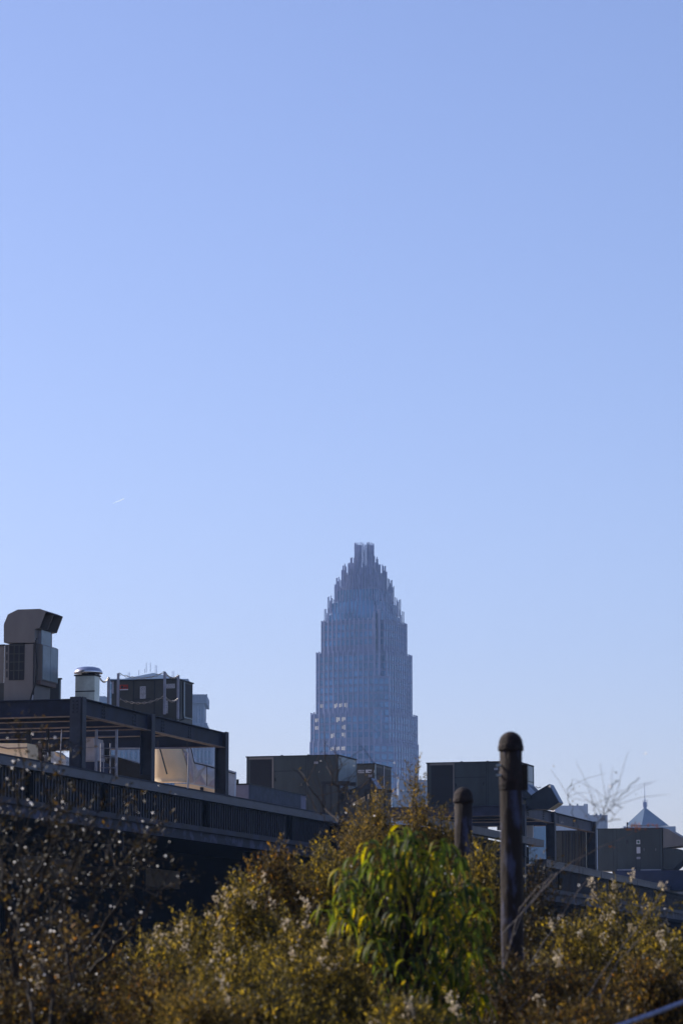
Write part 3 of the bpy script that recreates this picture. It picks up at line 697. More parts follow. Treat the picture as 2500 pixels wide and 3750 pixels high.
# ------------------------------------------------------------------ roof edge duct run and units further along
T = casing('insulated_duct_run', 'long foil-clad duct running along the roof edge past the platform', 910, 2869, 2960, facp(910, ZR).y + 1.5, 858, 1120, M['pale'], cat='duct', zb=ZR)
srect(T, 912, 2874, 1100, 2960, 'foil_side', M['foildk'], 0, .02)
MB().tube([(-.3 - T.w / 2, .4, T.h), (-.3 - T.w / 2, .4, T.h + .2)], .06, 8).build('vent_pipe', M['black'], T.o)
def econ_unit(label, xC, yT, yB, Y, xL, xR, seams, coil, hoods, group=GRP, zb=None, ang=ANG):
    T = casing('package_air_unit', label, xC, yT, yB, Y, xL, xR, M['rtu'], group=group, seams=seams, zb=zb, ang=ang)
    frect(T, *coil, 'coil_guard', M['coil'], 0, .02)
    fr = frect(T, coil[0] - 5, coil[1] - 5, coil[2] + 5, coil[1], 'coil_frame', M['rtu_warm'], 0, .03)
    frect(T, coil[2] , coil[1] + .2, coil[2] + 5, coil[3], 'coil_frame', M['rtu_warm'], 0, .03)
    B('side_panel', (.002, .05, T.h * .62), (.02, T.d - .05, T.h - .08), M['rtu_side'], T.o)
    B('side_panel', (.002, .05, T.h * .46), (.02, T.d - .05, T.h * .60), M['rtu_side'], T.o)
    B('edge_highlight_strip', (-.03, T.d - .03, .02), (.035, T.d + .02, T.h - .06), M['rtu_side'], T.o)  # pale strip painting the rim light along the far edge
    for k in (.33, .62): B('cap_clip', (-T.w * k, -.05, T.h), (-T.w * k + .08, .1, T.h + .03), M['rtu_seam'], T.o)
    frect(T, seams[0] - 12, (yT + yB) / 2 - 6, seams[0] - 9, (yT + yB) / 2 + 6, 'latch', M['rtu_seam'], 0, .05); frect(T, coil[2] + 9, coil[1] + 70, coil[2] + 12, coil[1] + 82, 'latch', M['rtu_seam'], 0, .05)
    frect(T, seams[1] + 22, yT + 26, seams[1] + 36, yT + 34, 'data_plate', M['post_g'], 0, .01); frect(T, coil[2] + 6, yT + 60, seams[0] - 4, yT + 61, 'panel_joint', M['rtu_seam'], 0, .006)
    # upper rain hood: sloped sheet
    hx = hoods[0]; h1 = T.front(hx[0], hx[1]); z_t = T.h * .54
    mb = MB(); mb.prism([(.003, .1, z_t), (h1.x, .1, h1.z), (h1.x, .1, h1.z - .12), (.003, .1, h1.z - .12)], (0, T.d - .2, 0)); hd = mb.build('rain_hood', M['hooddk'], T.o)
    nrm = Vector((z_t - h1.z, 0, h1.x)).normalized() * .012
    mb = MB(); q = [Vector((.02, .1, z_t - .005)) + nrm, Vector((h1.x, .1, h1.z)) + nrm]
    mb.prism([q[0], q[1], q[1] + nrm, q[0] + nrm], (0, T.d - .2, 0)); mb.build('hood_sheet', M['hood'], hd)
    s0, s1 = q[0].lerp(q[1], .12) + nrm * 1.2, q[0].lerp(q[1], .62) + nrm * 1.2
    mb = MB(); 
    for ya, yb in ((T.d * .62, T.d * .66), (T.d * .74, T.d * .77), (T.d * .86, T.d * .90)): mb.prism([s0, s1, s1 + nrm, s0 + nrm], (0, 0, 0)) if False else mb.prism([s0 + Vector((0, ya - .1, 0)), s1 + Vector((0, ya - .1, 0)), s1 + nrm + Vector((0, ya - .1, 0)), s0 + nrm + Vector((0, ya - .1, 0))], (0, yb - ya, 0))
    mb.build('filter_frame', M['black'], hd)
    # relief hood: profile prism
    pf = [T.front(x, y, .3) for x, y in hoods[1]]
    mb = MB(); mb.prism(pf, (0, 1.0, 0)); rh = mb.build('relief_hood', M['hooddk'], T.o)
    a, b = pf[hoods[2]], pf[hoods[2] + 1]; d = (b - a); n = Vector((d.z, 0, -d.x)).normalized(); n = n if n.x > 0 else -n
    q = [a + n * .005, b + n * .005, b + n * .03, a + n * .03]; mb = MB(); mb.prism([p + Vector((0, .02, 0)) for p in q], (0, .96, 0)); mb.build('mouth_flange', M['hood'], rh)
    a, b = pf[hoods[2] + 1], pf[hoods[2] + 2]; q = [a - Vector((0, 0, .006)), b - Vector((0, 0, .006)), b - Vector((0, 0, .03)), a - Vector((0, 0, .03))]
    mb = MB(); mb.prism([p + Vector((0, .02, 0)) for p in q], (0, .96, 0)); mb.build('bounce_lit_lip', M['tan'], rh)  # tan colour paints warm light bounced onto the hood underside
    return T
Y3 = facp(1237, ZR).y + 9
T = econ_unit('grey green air unit with black coil guard, between the foil-clad duct and the tall skyscraper', 1237, 2763, 2985, Y3, 903, 1303,
    (1120, 1128), (917, 2780, 997, 2890), [(1281, 2892), [(1275, 2896), (1320, 2874), (1357, 2850), (1380, 2890), (1290, 2940), (1255, 2940)], 2], zb=ZR + .02)
B('roof_curb', (-T.w + .1, .1, -.3), (-.1, T.d - .1, -.001), M['navy'], T.o)
B('curb_rail', (-T.w * .5, -.3, -.02), (.6, -.05, .55), M['navy'], T.o)
Y4 = Y3 + 14
T = casing('package_air_unit', 'small brown air unit with white number stickers, behind the grey green unit', 1371, 2795, 2985, Y4, 1300, 1432, M['rtu_warm'], group=GRP, zb=ZR)
T.body.data.materials[0] = M['rtu_green']
TXT = []
def text(T, s, x, y, hpx, m, yl=0.0, parent=None):
    a = T.front(x, y, yl); b = T.front(x, y - hpx, yl)
    cu = bpy.data.curves.new('lettering', 'FONT'); cu.body = s; cu.size = (b.z - a.z) * 1.4; cu.extrude = .004
    o = bpy.data.objects.new('lettering', cu); C.objects.link(o); 
    dg = bpy.context.evaluated_depsgraph_get(); me = bpy.data.meshes.new_from_object(o.evaluated_get(dg))
    bpy.data.objects.remove(o); o = bpy.data.objects.new('lettering', me); C.objects.link(o); me.materials.append(m)
    o.parent = parent or T.o; o.location = (a.x, yl - .006, a.z); o.rotation_euler = (math.pi / 2, 0, 0); return o
s = frect(T, 1311, 2820, 1333, 2831, 'number_sticker', M['label'], 0, .02); text(T, 'RT04', 1312, 2829.5, 7, M['ink'], -.022, s)
s = frect(T, 1338.5, 2819, 1361, 2830, 'number_sticker', M['label'], 0, .02); frect(T, 1348, 2823, 1359, 2826.5, 'print', M['ink'], -.021, .006, s)
frect(T, 1349, 2836, 1361, 2846, 'sticker', M['post_g'], 0, .015)
frect(T, 1369.5, 2819, 1371, 2830, 'number_sticker', M['label'], 0, .022)
srect(T, 1377, 2809, 1402, 2985, 'coil_guard', M['coil'], 0, .02); srect(T, 1406, 2816, 1430, 2985, 'coil_guard', M['coil'], 0, .02)
srect(T, 1402, 2806, 1405, 2985, 'guard_frame', M['post_g'], 0, .04); srect(T, 1371, 2798, 1374, 2985, 'guard_frame', M['rtu_side'], 0, .04)
# black steel stands
def stand(label, xs, xl, xr, yt, Y):
    T = Local('pipe_stand', label, 'steel stand', (P((xl + xr) / 2, 2900, Y).x, Y, ZR), group='black steel stands on the roof')
    a, b = T.front(xl, yt), T.front(xr, yt + 10)
    B('top_frame', (a.x, -.05, b.z), (b.x, .05, a.z), M['black'], T.o); B('top_frame', (a.x + .05, .85, b.z), (b.x + .05, .95, a.z), M['black'], T.o)
    for x, w_ in xs: 
        q = T.front(x, yt + 10); B('leg', (q.x - w_, -.04, -.05), (q.x + w_, .04, q.z), M['black'], T.o)
stand('black four-legged steel stand before the grey green air unit', ((1184, .04), (1190, .03), (1212, .04), (1270, .045), (1262, .03), (1241, .05)), 1178, 1280, 2862, Y3 - 6)
stand('black steel stand behind the twigs, before the small brown air unit', ((1340, .05), (1358, .07), (1390, .04), (1408, .04)), 1336, 1412, 2890, Y3 - 5)

# ================================================================== building B (stepped out further along)
ANG2 = math.atan(.2527)
B0 = P(1992, 3148, 157.6); ZR2 = B0.z
LB = Local('annex_building', 'second shed with weathered grey parapet cap and dark ribbed fascia', 'building', (B0.x, B0.y, 0), ANG2)
lb = LB.o
def uat2(x): 
    b = Vector((B0.x, B0.y, ZR2)); return along(b, LB.u, x)
ue = uat2(2680) + 40
rf_ = B('roof', (-26, .02, ZR2 - 1.5), (-.35, ue + 60, ZR2 - .29), M['steel_in'], lb); B('roof_membrane', (-26, .02, ZR2 - .288), (-.52, ue + 60, ZR2 - .2), M['membrane'], rf_)
B('parapet_cap', (-.5, 0, ZR2 - .35), (.10, ue, ZR2 - .03), M['cap_warm'], lb); B('cap_lip', (-.52, -.02, ZR2 - .028), (.13, ue, ZR2 + .02), M['cap_warm'], lb)
for x in (2125, 2194, 2240, 2325, 2398, 2470): 
    y = uat2(x); B('cap_joint', (.101, y, ZR2 - .35), (.112, y + .06, ZR2 - .04), M['rtu_seam'], lb)
prev = .0; zt2, zb2 = ZR2 - .36, ZR2 - 1.4
for px in (2048, 2235, 2400, 2560, 2675):
    pu = uat2(px); mb = MB(); mb.box((-.30, prev + .02, zb2), (-.12, pu - .02, zt2)); y = prev + .15
    while y < pu - .3: mb.box((-.12, y, zb2 + .002), (-.08, y + .05, zt2 - .002)); y += .29
    pn = mb.build('ribbed_panel', M['rib'], lb)
    mb = MB(); y = prev + .15
    while y < pu - .3: mb.box((-.078, y + .0, zb2 + .01), (-.07, y + .035, zt2 - .12)); y += .29
    mb.build('rib_edge', M['ribl'], pn)
    B('fascia_post', (-.28, pu - .015, zb2 - .001), (.02, pu + .28, zt2), M['void'], lb); prev = pu + .3
B('lower_flange', (-.5, 0, zb2 - .22), (.12, ue, zb2 - .003), M['lower'], lb); B('rust_beam', (-.35, 0, zb2 - .6), (-.02, ue, zb2 - .222), M['peel'], lb)
B('inner_wall', (-5, .5, 0), (-4.6, ue + 60, ZR2 - 1.0), M['void'], lb); B('near_wall', (-25, .5, 0), (-1, .8, ZR2 - 1.6), M['void'], lb)
B('back_wall', (-25.5, .2, 0), (-25, ue, ZR2 - 1.6), M['void'], lb)
# raised link between the two sheds
K0 = P(1989, 3077, 158.6)
LK = Local('link_building', 'pale walled link building with a grey gutter, mostly behind the shrubs and the rusty pipes', 'building', (K0.x, K0.y, 0))
kl = along(K0, U, 1560)
B('gutter', (-.4, kl, K0.z - .34), (.02, 0, K0.z), M['cap_warm'], LK.o)
B('wall', (-6, kl + .05, 0), (-.7, -.3, K0.z - .35), M['void'], LK.o)
LP = Local('pale_wall', 'low pale wall panels seen in gaps above the link building gutter', 'wall', (K0.x, K0.y, K0.z - .3))
for x0, y0, x1, y1 in ((1560, 3028, 1668, 3080), (1732, 3028, 1787, 3112), (1822, 3024, 1900, 3040), (1905, 3024, 1953, 3068)):
    frect(LP, x0, y0, x1, y1, 'panel', M['pale'] if x0 < 1900 else M['farpale'], .3, .2)
# platform B
TB = Local('steel_platform', 'weathered purple-grey steel beam platform standing on the second shed', 'steel frame', P(1921, 3120, 154.9))
TB.base.z = ZR2 + .021; TB.o.location.z = TB.base.z
M['steel2'] = mat('weathered_steel', (.026, .026, .05), .6, 0, .3, 1.5, bump=.1)
HB2 = TB.side(1921, 2944.5).z
def cy2(x): 
    b = TB.base + Z * HB2; return along(b, U, x)
ya, yb = cy2(2034), cy2(2182)
column(TB, .2, HB2, .46, .36); column(TB, ya - .18, HB2, .46, .36); column(TB, yb - .18, HB2, .46, .36)
for a, b in ((.4, ya - .37), (ya + .01, yb - .37)):
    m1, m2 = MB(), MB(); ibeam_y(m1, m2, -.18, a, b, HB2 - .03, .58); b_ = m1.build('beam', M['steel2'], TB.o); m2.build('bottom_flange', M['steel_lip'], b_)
XB = -7.5
for y in (.2, 3.0, 5.6, ya + 3):
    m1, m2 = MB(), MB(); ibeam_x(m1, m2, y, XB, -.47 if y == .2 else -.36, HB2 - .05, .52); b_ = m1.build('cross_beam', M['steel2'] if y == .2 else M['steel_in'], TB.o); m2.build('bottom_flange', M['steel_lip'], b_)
MB().box((-.44, .05, -ZR2), (-.03, .35, -.002)).build('column_foot', M['col'], TB.o)
mb = MB().box((XB - .05, .05, -ZR2), (XB + .3, .35, HB2 - .58)); mb.build('column', M['col'], TB.o)
for xx in (1942, 1999, 2053, 2108):
    yy = cy2(xx)
    for i in range(4):
        for j in range(2): MB().tube([(-.158, yy + (j - .5) * .2, HB2 - .14 - i * .11), (-.13, yy + (j - .5) * .2, HB2 - .14 - i * .11)], .034, 6).build('bolt', M['bolt'], TB.o)
T = econ_unit('grey green air unit carried on beams behind the thick rusty pipe', 1890, 2786, 2953, TB.base.y + .7, 1562, 1951,
    (1779, 1786), (1578, 2801, 1658, 2945), [(1940, 2912), [(1925, 2925), (1970, 2894), (2008, 2872), (2044, 2939), (2008, 2963), (1925, 2963)], 2], zb=ZR2 + HB2 + .0)
MB().tube([T.front(x, y, .5) for x, y in ((1960, 2880), (1968, 2886), (1980, 2882))], .02, 5).build('hose', M['rtu_side'], T.o)
# louvred unit between columns, unit to the right
Yl = 171
T = casing('louvred_air_unit', 'teal louvred air unit standing between the two weathered steel columns', 2146, 3040, 3175, Yl, 2030, 2149, M['rtu_green'], zb=ZR2 - .1)
for i, x in enumerate((2056, 2066, 2078, 2090, 2100, 2112, 2124, 2134)): frect(T, x, 3046, x + (7 if i % 2 else 5), 3174, 'louvre', M['coil'] if i % 2 == 0 else M['hooddk'], 0, .03)
frect(T, 2144, 3043, 2147, 3178, 'edge_highlight_strip', M['galv'], -.03, .03)
T = casing('package_air_unit', 'wide slate air unit below the spired tower, green diamond sticker on its face', 2422, 3031, 3187, 200, 2186, 2440, M['rtu'], group=GRP, seams=(2243, 2257, 2327, 2343, 2413))
s = frect(T, 2328.5, 3076, 2342.5, 3091, 'hazard_sticker', M['label'], 0, .02)
q = [T.front(x, y, -.024) for x, y in ((2335.5, 3078), (2341, 3083.5), (2335.5, 3089), (2330, 3083.5))]; MB().prism(q, (0, .003, 0)).build('diamond', M['green'], s)
frect(T, 2329, 3102, 2343, 3125, 'sticker', M['label'], 0, .02); s = frect(T, 2329, 3138, 2343, 3146, 'sticker', M['post_g'], 0, .02)
frect(T, 2290, 3076, 2299, 3090, 'lock_plate', M['ink'], 0, .02)
for x in (2356, 2399): frect(T, x, 3107, x + 1.3, 3115, 'handle', M['post_g'], 0, .05)
frect(T, 2258, 3184, 2326, 3187.5, 'sill', M['post_g'], -.02, .05); frect(T, 2344, 3184, 2418, 3187.5, 'sill', M['post_g'], -.02, .05)
q = T.front(2291, 3032); MB().tube([(q.x, .4, T.h), (q.x, .4, T.h + .28)], .03, 6).build('sensor_pole', M['black'], T.o); MB().lathe((q.x, .4, T.h + .26), [(.02, 0), (.06, .04), (.06, .1), (.02, .14)], 8).build('sensor', M['black'], T.o)
pf = [T.front(x, y, .05) for x, y in ((2426, 3034), (2441, 3035), (2545, 3095), (2520, 3093), (2470, 3100), (2426, 3105))]; MB().prism(pf, (0, 2.2, 0)).build('rain_hood', M['rtu_warm'], T.o)
pf = [T.front(x, y, .05) for x, y in ((2426, 3107), (2478, 3108), (2500, 3125), (2500, 3150), (2462, 3184), (2426, 3184))]; MB().prism(pf, (0, 2.0, 0)).build('lower_hood', M['rtu'], T.o)
T = Local('blue_curb', 'long navy roof curb under the wide slate air unit', 'roof curb', (P(2422, 3187, 199).x, 199, ZR2)); 
a = T.front(2240, 3189); b = T.front(2530, 3189); B('curb', (a.x, 0, -.25), (b.x, 3, a.z), M['navy'], T.o)

# ================================================================== fence posts and cable
def fpost(label, x, ytop, Y, r, bands):
    p = P(x, HOR, Y); T = thing('pipe_post', label, 'fence post', (p.x, Y, 0), group='rusty capped fence posts'); H = P(x, ytop, Y).z
    mb = MB(); n = 12; pr = [(r * R.uniform(.985, 1.015), -.1 + (H - r * 1.15 + .1) * k / n) for k in range(n + 1)]
    mb.lathe((0, 0, 0), pr, 28); mb.build('pipe', M['rust'], T, True)
    rc = r * 1.13; prof = [(rc, -.035), (rc * 1.02, -.028), (rc * 1.02, -.012), (rc * .97, -.004)] + [(rc * .96 * math.cos(h), .0 + rc * 1.0 * math.sin(h)) for h in [k * math.pi / 2 / 9 for k in range(1, 9)]] + [(.002, rc * 1.0)]
    MB().lathe((0, 0, H - rc), prof, 28).build('cap', M['rustcap'], T, True)
    for y in bands:
        z = P(x, y, Y).z
        if y == bands[0]: 
            mb = MB(); mb.lathe((0, 0, z - .075), [(r * 1.02, -.05), (r * 1.06, -.045), (r * 1.06, .045), (r * 1.02, .05)], 28); cl = mb.build('tension_band', M['rustcap'], T, True)
            MB().box((r * .9, -.012, z - .125), (r * 1.5, .012, z + .01)).build('clamp_lug', M['bark_dk'], cl)
        MB().tube([(-r * .9, -.03, z), (-r * 1.32, -.03, z)], .006, 6).build('bolt', M['galv'], T)
    return T
R1 = 41 / F * 16
fpost('thick rusty pipe post with a domed cap and a clamp band, taller in view', 1876, 2679, 16, R1, (2805, 2841))
fpost('shorter looking rusty pipe post with a domed cap, half sunk in the shrubs', 1699.5, 2882, 19.9, R1, (3290, 3330))
a, b = P(2150, 3795, 11.5), P(2560, 3645, 12.3); T = thing('wire_rope', 'bluish steel wire rope rising across the bottom corner', 'cable', a)
b = b - a; mb = MB(); n = 90
for k in range(6):
    pts = []
    for i in range(n + 1):
        s = i / n; h = s * 46 + k * math.pi / 3; c = b * s + Vector((0, 0, -.004 * 4 * s * (1 - s)))
        pts.append(c + Vector((0, math.cos(h), math.sin(h))) * .0058)
    mb.tube(pts, .0048, 5)
mb.build('strands', M['cable'], T, True)
p = P(2565, 3645, 12.3)
T = thing('cable_post', 'dark post holding the wire rope at the edge of view', 'post', (p.x, p.y, 0)); MB().lathe((0, 0, 0), [(.03, -.1), (.03, p.z + .06), (.004, p.z + .08)], 16).build('post', M['bark_dk'], T)

# ================================================================== vegetation
rng = np.random.default_rng(11)
def quads_obj(name, Vv, m, parent, k=4, smooth=False):
    """Vv: (n, k, 3) array of independent polygons"""
    n = Vv.shape[0]; me = bpy.data.meshes.new(name)
    me.vertices.add(n * k); me.vertices.foreach_set('co', Vv.reshape(-1).astype(np.float32))
    me.loops.add(n * k); me.loops.foreach_set('vertex_index', np.arange(n * k, dtype=np.int32))
    me.polygons.add(n); me.polygons.foreach_set('loop_start', np.arange(0, n * k, k, dtype=np.int32)); me.polygons.foreach_set('loop_total', np.full(n, k, dtype=np.int32))
    me.update(calc_edges=True); me.materials.append(m)
    o = bpy.data.objects.new(name, me); C.objects.link(o); o.parent = parent; return o
def norm(a): return a / np.maximum(1e-9, np.linalg.norm(a, axis=-1, keepdims=True))
def leaves(pos, d, L, W):
    """diamond leaves with a folded midrib; pos,d (n,3); L,W (n,)"""
    n = len(pos); s = norm(np.cross(d, norm(rng.normal(size=(n, 3)))))
    L = L[:, None]; W = W[:, None]
    return np.stack([pos, pos + d * L * .45 + s * W * .5, pos + d * L, pos + d * L * .5 - s * W * .5], axis=1)
LM = {
 'olive': leafmat('olive_leaves', [(0, (.020, .018, .008)), (.4, (.050, .041, .014)), (.72, (.115, .088, .022)), (.90, (.29, .21, .045)), (1, (.50, .34, .05))], .5),
 'brown': leafmat('brown_leaves', [(0, (.016, .011, .006)), (.45, (.040, .028, .011)), (.8, (.095, .064, .020)), (.95, (.22, .14, .035)), (1, (.36, .15, .03))], .5),
 'umber': leafmat('umber_leaves', [(0, (.012, .009, .006)), (.5, (.026, .018, .009)), (.85, (.06, .042, .015)), (.96, (.16, .12, .03)), (1, (.30, .14, .03))], .45),
 'dark': leafmat('dark_leaves', [(0, (.010, .009, .006)), (.5, (.020, .017, .008)), (.85, (.04, .028, .011)), (1, (.12, .07, .015))], .35),
 'gold': leafmat('gold_leaves', [(0, (.028, .023, .008)), (.4, (.068, .050, .018)), (.8, (.145, .105, .032)), (1, (.34, .21, .045))], .5),
 'willow': leafmat('drooping_leaves', [(0, (.018, .032, .009)), (.4, (.048, .070, .014)), (.7, (.11, .135, .020)), (.9, (.26, .23, .028)), (1, (.42, .30, .03))], .55, .6),
 'cream': leafmat('seed_fluff', [(0, (.30, .25, .17)), (1, (.58, .50, .38))], .5, .9),
 'white': leafmat('seed_sparkle_white', [(0, (.75, .72, .66)), (1, (.9, .88, .84))], .5, .4),  # white dots for seeds and sparkle, the glints put into the colour
}
def stem_pts(a, b, bend=.06, n=6):
    o = Vector((R.gauss(0, bend), R.gauss(0, bend), R.gauss(0, bend * .3))); L = (b - a).length
    return [a.lerp(b, i / n) + o * (4 * (i / n) * (1 - i / n)) * L for i in range(n + 1)]
def puffs(mbv, c, r, n=7):
    for _ in range(n):
        d = norm(rng.normal(size=3)); s = norm(np.cross(d, rng.normal(size=3)))
        mbv.append([c - s * r * .35, c + d * r * .5 - s * r * .45, c + d * r, c + d * r * .5 + s * r * .45])
def dots(c, r):
    """little octahedra as (n*8,3,3) triangles"""
    n = len(c); ax = np.array([[1, 0, 0], [-1, 0, 0], [0, 1, 0], [0, -1, 0], [0, 0, 1], [0, 0, -1]], float)
    v = c[:, None, :] + ax[None] * r[:, None, None]
    tri = [(0, 2, 4), (2, 1, 4), (1, 3, 4), (3, 0, 4), (2, 0, 5), (1, 2, 5), (3, 1, 5), (0, 3, 5)]
    return np.stack([v[:, t, :] for t in tri], axis=1).reshape(-1, 3, 3)
def bush(label, x, ytop, half, Y, leaf='olive', lobes=9, sprigs=70, fluff=0.0, nd=30, size=1.0, plume=.13, name='shrub', cat='shrub', leafsc=1.2, stemm='bark_dk', drop=.3, group='seeding shrubs'):
    lobes = int(lobes * 1.5); p = P(x, HOR, Y); H = P(x, ytop, Y).z - .085; rad = half / F * Y
    T = thing(name, label, cat, (p.x, Y, 0), 0, group)
    tips = []
    for k in range(lobes):
        a = R.random() * 2 * math.pi; r = math.sqrt((k + .3) / lobes) if k else 0.05
        tips.append(Vector((math.cos(a) * r * rad, math.sin(a) * r * rad * .8, H * 1.0 - (H - 1.35) * drop * r * r * 1.6 - (R.uniform(0, .07) if k else 0))))
    st = MB(); pos = []; dr = []
    for tip in tips:
        base = Vector((tip.x * .25, tip.y * .25, -.05)); pts = stem_pts(base, tip, .05, 8); st.tube(pts, .012, 5, .003)
        m = int(sprigs)
        tt = rng.uniform(0, 1, m) ** .5 * .66 + .36
        P_ = np.array([list(q) for q in pts]); idx = np.clip(tt * 8, 0, 7.999); i0 = idx.astype(int); fr = (idx - i0)[:, None]
        c = P_[i0] * (1 - fr) + P_[i0 + 1] * fr
        spread = plume * np.clip(1.15 - tt, .06, 1)[:, None] * 2.2
        off = rng.normal(size=(m, 3)) * spread * np.array([1, 1, .4]); c = c + off
        d = norm(np.array([0, 0, 1.1]) + off / np.maximum(.02, spread) * .35 + rng.normal(size=(m, 3)) * .25)
        pos.append(c); dr.append(d)
    pos = np.concatenate(pos); dr = np.concatenate(dr)
    n = len(pos); LV = []; sl = rng.uniform(.07, .16, n) * size
    for k in range(13):
        f = (k + rng.random(n)) / 13; q = pos + dr * (sl * f)[:, None]
        ld = norm(dr * .8 + norm(rng.normal(size=(n, 3))) * .75)
        LV.append(leaves(q, ld, rng.uniform(.014, .030, n) * leafsc, rng.uniform(.004, .009, n) * leafsc))
    st.build('stem', M[stemm], T)
    dt = MB()
    for _ in range(7):
        tp = R.choice(tips); c0 = tp * R.uniform(.7, .95); d_ = Vector((R.gauss(.15, .5), R.gauss(-.2, .4), R.uniform(.3, 1))).normalized() * R.uniform(.15, .42)
        dt.tube(stem_pts(c0, c0 + d_, .08, 5), .0022, 4, .0008)
    dt.build('dry_twigs', M['cane'], T)
    quads_obj('foliage', np.concatenate(LV), LM[leaf], T)
    if fluff > 0:
        pf = []
        sel = np.argsort(-(pos[:, 2] + rng.normal(size=n) * .08))[:int(n * fluff)]
        ii = rng.choice(sel, max(1, len(sel) // 24)); cl = pos[ii] + dr[ii] * sl[ii][:, None] * 1.05 + np.array([0, -.02, .012])
        for c in cl:
            for _ in range(16): puffs(pf, c + rng.normal(size=3) * np.array([.012, .012, .018]), rng.uniform(.006, .011), 5)
        tag(quads_obj('seed_fluff', np.array(pf), LM['cream'], T), kind='stuff')
    if nd:
        c = pos[rng.choice(n, nd)] + rng.normal(size=(nd, 3)) * .04
        tag(quads_obj('seed_sparkle', dots(c, (.0012 + .0034 * rng.random(nd) ** 2)), LM['white'], T, 3), kind='stuff')
    return T
# --- main mass, near to far (x, top y, half width, depth)
bush('brown seeding shrub at the lower corner beneath the dark twiggy sapling', 60, 3440, 170, 15.0, 'umber', 8, 95, .02, 40)
bush('olive shrub low between the dark sapling and the fluffy shrub mass', 300, 3455, 190, 15.2, 'umber', 9, 95, .02, 40)
bush('golden leaved low shrub in front of the white-tufted slope of shrubs', 520, 3540, 190, 14.2, 'brown', 9, 95, .02, 34)
bush('olive shrub with cream fluff on the lower shoulder of the shrub slope', 560, 3405, 150, 16.0, 'olive', 8, 100, .10, 36)
bush('cream-tufted shrub midway up the shrub slope', 720, 3335, 140, 16.4, 'olive', 9, 150, .16, 40)
bush('brightest white-tufted shrub below the black bay of the warehouse', 880, 3225, 140, 17.0, 'olive', 10, 170, .16, 44)
bush('bronze shrub peaking under the ribbed fascia', 1010, 3105, 130, 18.0, 'brown', 10, 180, .0, 36)
bush('rounded bronze green shrub just beside the drooping leaved sapling', 1160, 3095, 130, 18.4, 'olive', 10, 190, .0, 40)
bush('shrub with pale tufts touching the drooping leaved sapling', 1090, 3330, 160, 16.0, 'olive', 9, 110, .12, 40)
bush('dense low olive shrub beneath the pale tufted shrubs', 900, 3480, 210, 15.0, 'olive', 10, 120, .06, 50)
bush('low shrub in gold and green at the bottom before the drooping sapling', 1180, 3470, 190, 14.6, 'olive', 10, 120, .08, 50)
bush('lowest golden shrub at the bottom centre', 730, 3600, 200, 13.4, 'gold', 9, 110, .03, 40)
bush('small pale fluffy shrub poking up before the drooping sapling trunk', 1500, 3640, 95, 12.8, 'olive', 7, 90, .22, 24)
bush('rust coloured tall shrub in front of the small brown air unit', 1380, 2892, 80, 21.0, 'gold', 8, 190, .0, 20)
bush('orange brown shrub behind the crown of the drooping sapling', 1300, 2985, 100, 20.0, 'gold', 8, 170, .0, 24)
bush('thin see-through shrub top against the foot of the skyscraper', 1522, 2790, 50, 21.5, 'gold', 6, 110, .0, 6, plume=.09)
bush('brown shrub behind the shorter rusty pipe post', 1615, 2955, 70, 21.5, 'gold', 8, 140, .0, 20)
bush('olive shrub filling the gap between the two rusty pipe posts', 1770, 3075, 100, 18.6, 'olive', 9, 150, .0, 70)
bush('shrub dotted with seed sparkle just beyond the thick rusty pipe post', 1950, 3110, 70, 18.2, 'dark', 7, 60, .0, 70)
bush('dark tangled shrub at the foot of the thick rusty pipe post', 1905, 3500, 110, 15.1, 'umber', 9, 110, .0, 60)
bush('olive shrub before the dark bay of the second shed', 2080, 3340, 120, 17.0, 'olive', 9, 115, .06, 44)
bush('cream-plumed shrub topped by the tallest fluffy peak', 2245, 3262, 95, 17.6, 'olive', 10, 190, .22, 44, drop=.9)
bush('slim cream-plumed shrub with a single tufted peak', 2368, 3285, 42, 17.2, 'olive', 6, 150, .30, 24, drop=.7)
bush('olive brown shrub at the edge of view beneath the slate air unit', 2470, 3425, 120, 17.0, 'olive', 9, 120, .08, 44)
bush('low brown shrub in the lower corner above the wire rope', 2330, 3500, 180, 15.4, 'brown', 10, 120, .08, 60)
bush('low dark shrub between the thick rusty pipe post and the wire rope', 2090, 3530, 170, 14.6, 'brown', 10, 120, .04, 60)
bush('lowest golden brown shrub beside the start of the wire rope', 2130, 3660, 200, 13.4, 'brown', 9, 110, .03, 44)
bush('low olive shrub at the very bottom under the white tufted slope', 1020, 3610, 200, 13.6, 'olive', 9, 110, .03, 44)
bush('low ruddy shrub in the bottom corner', 150, 3580, 220, 13.6, 'umber', 10, 110, .05, 44)

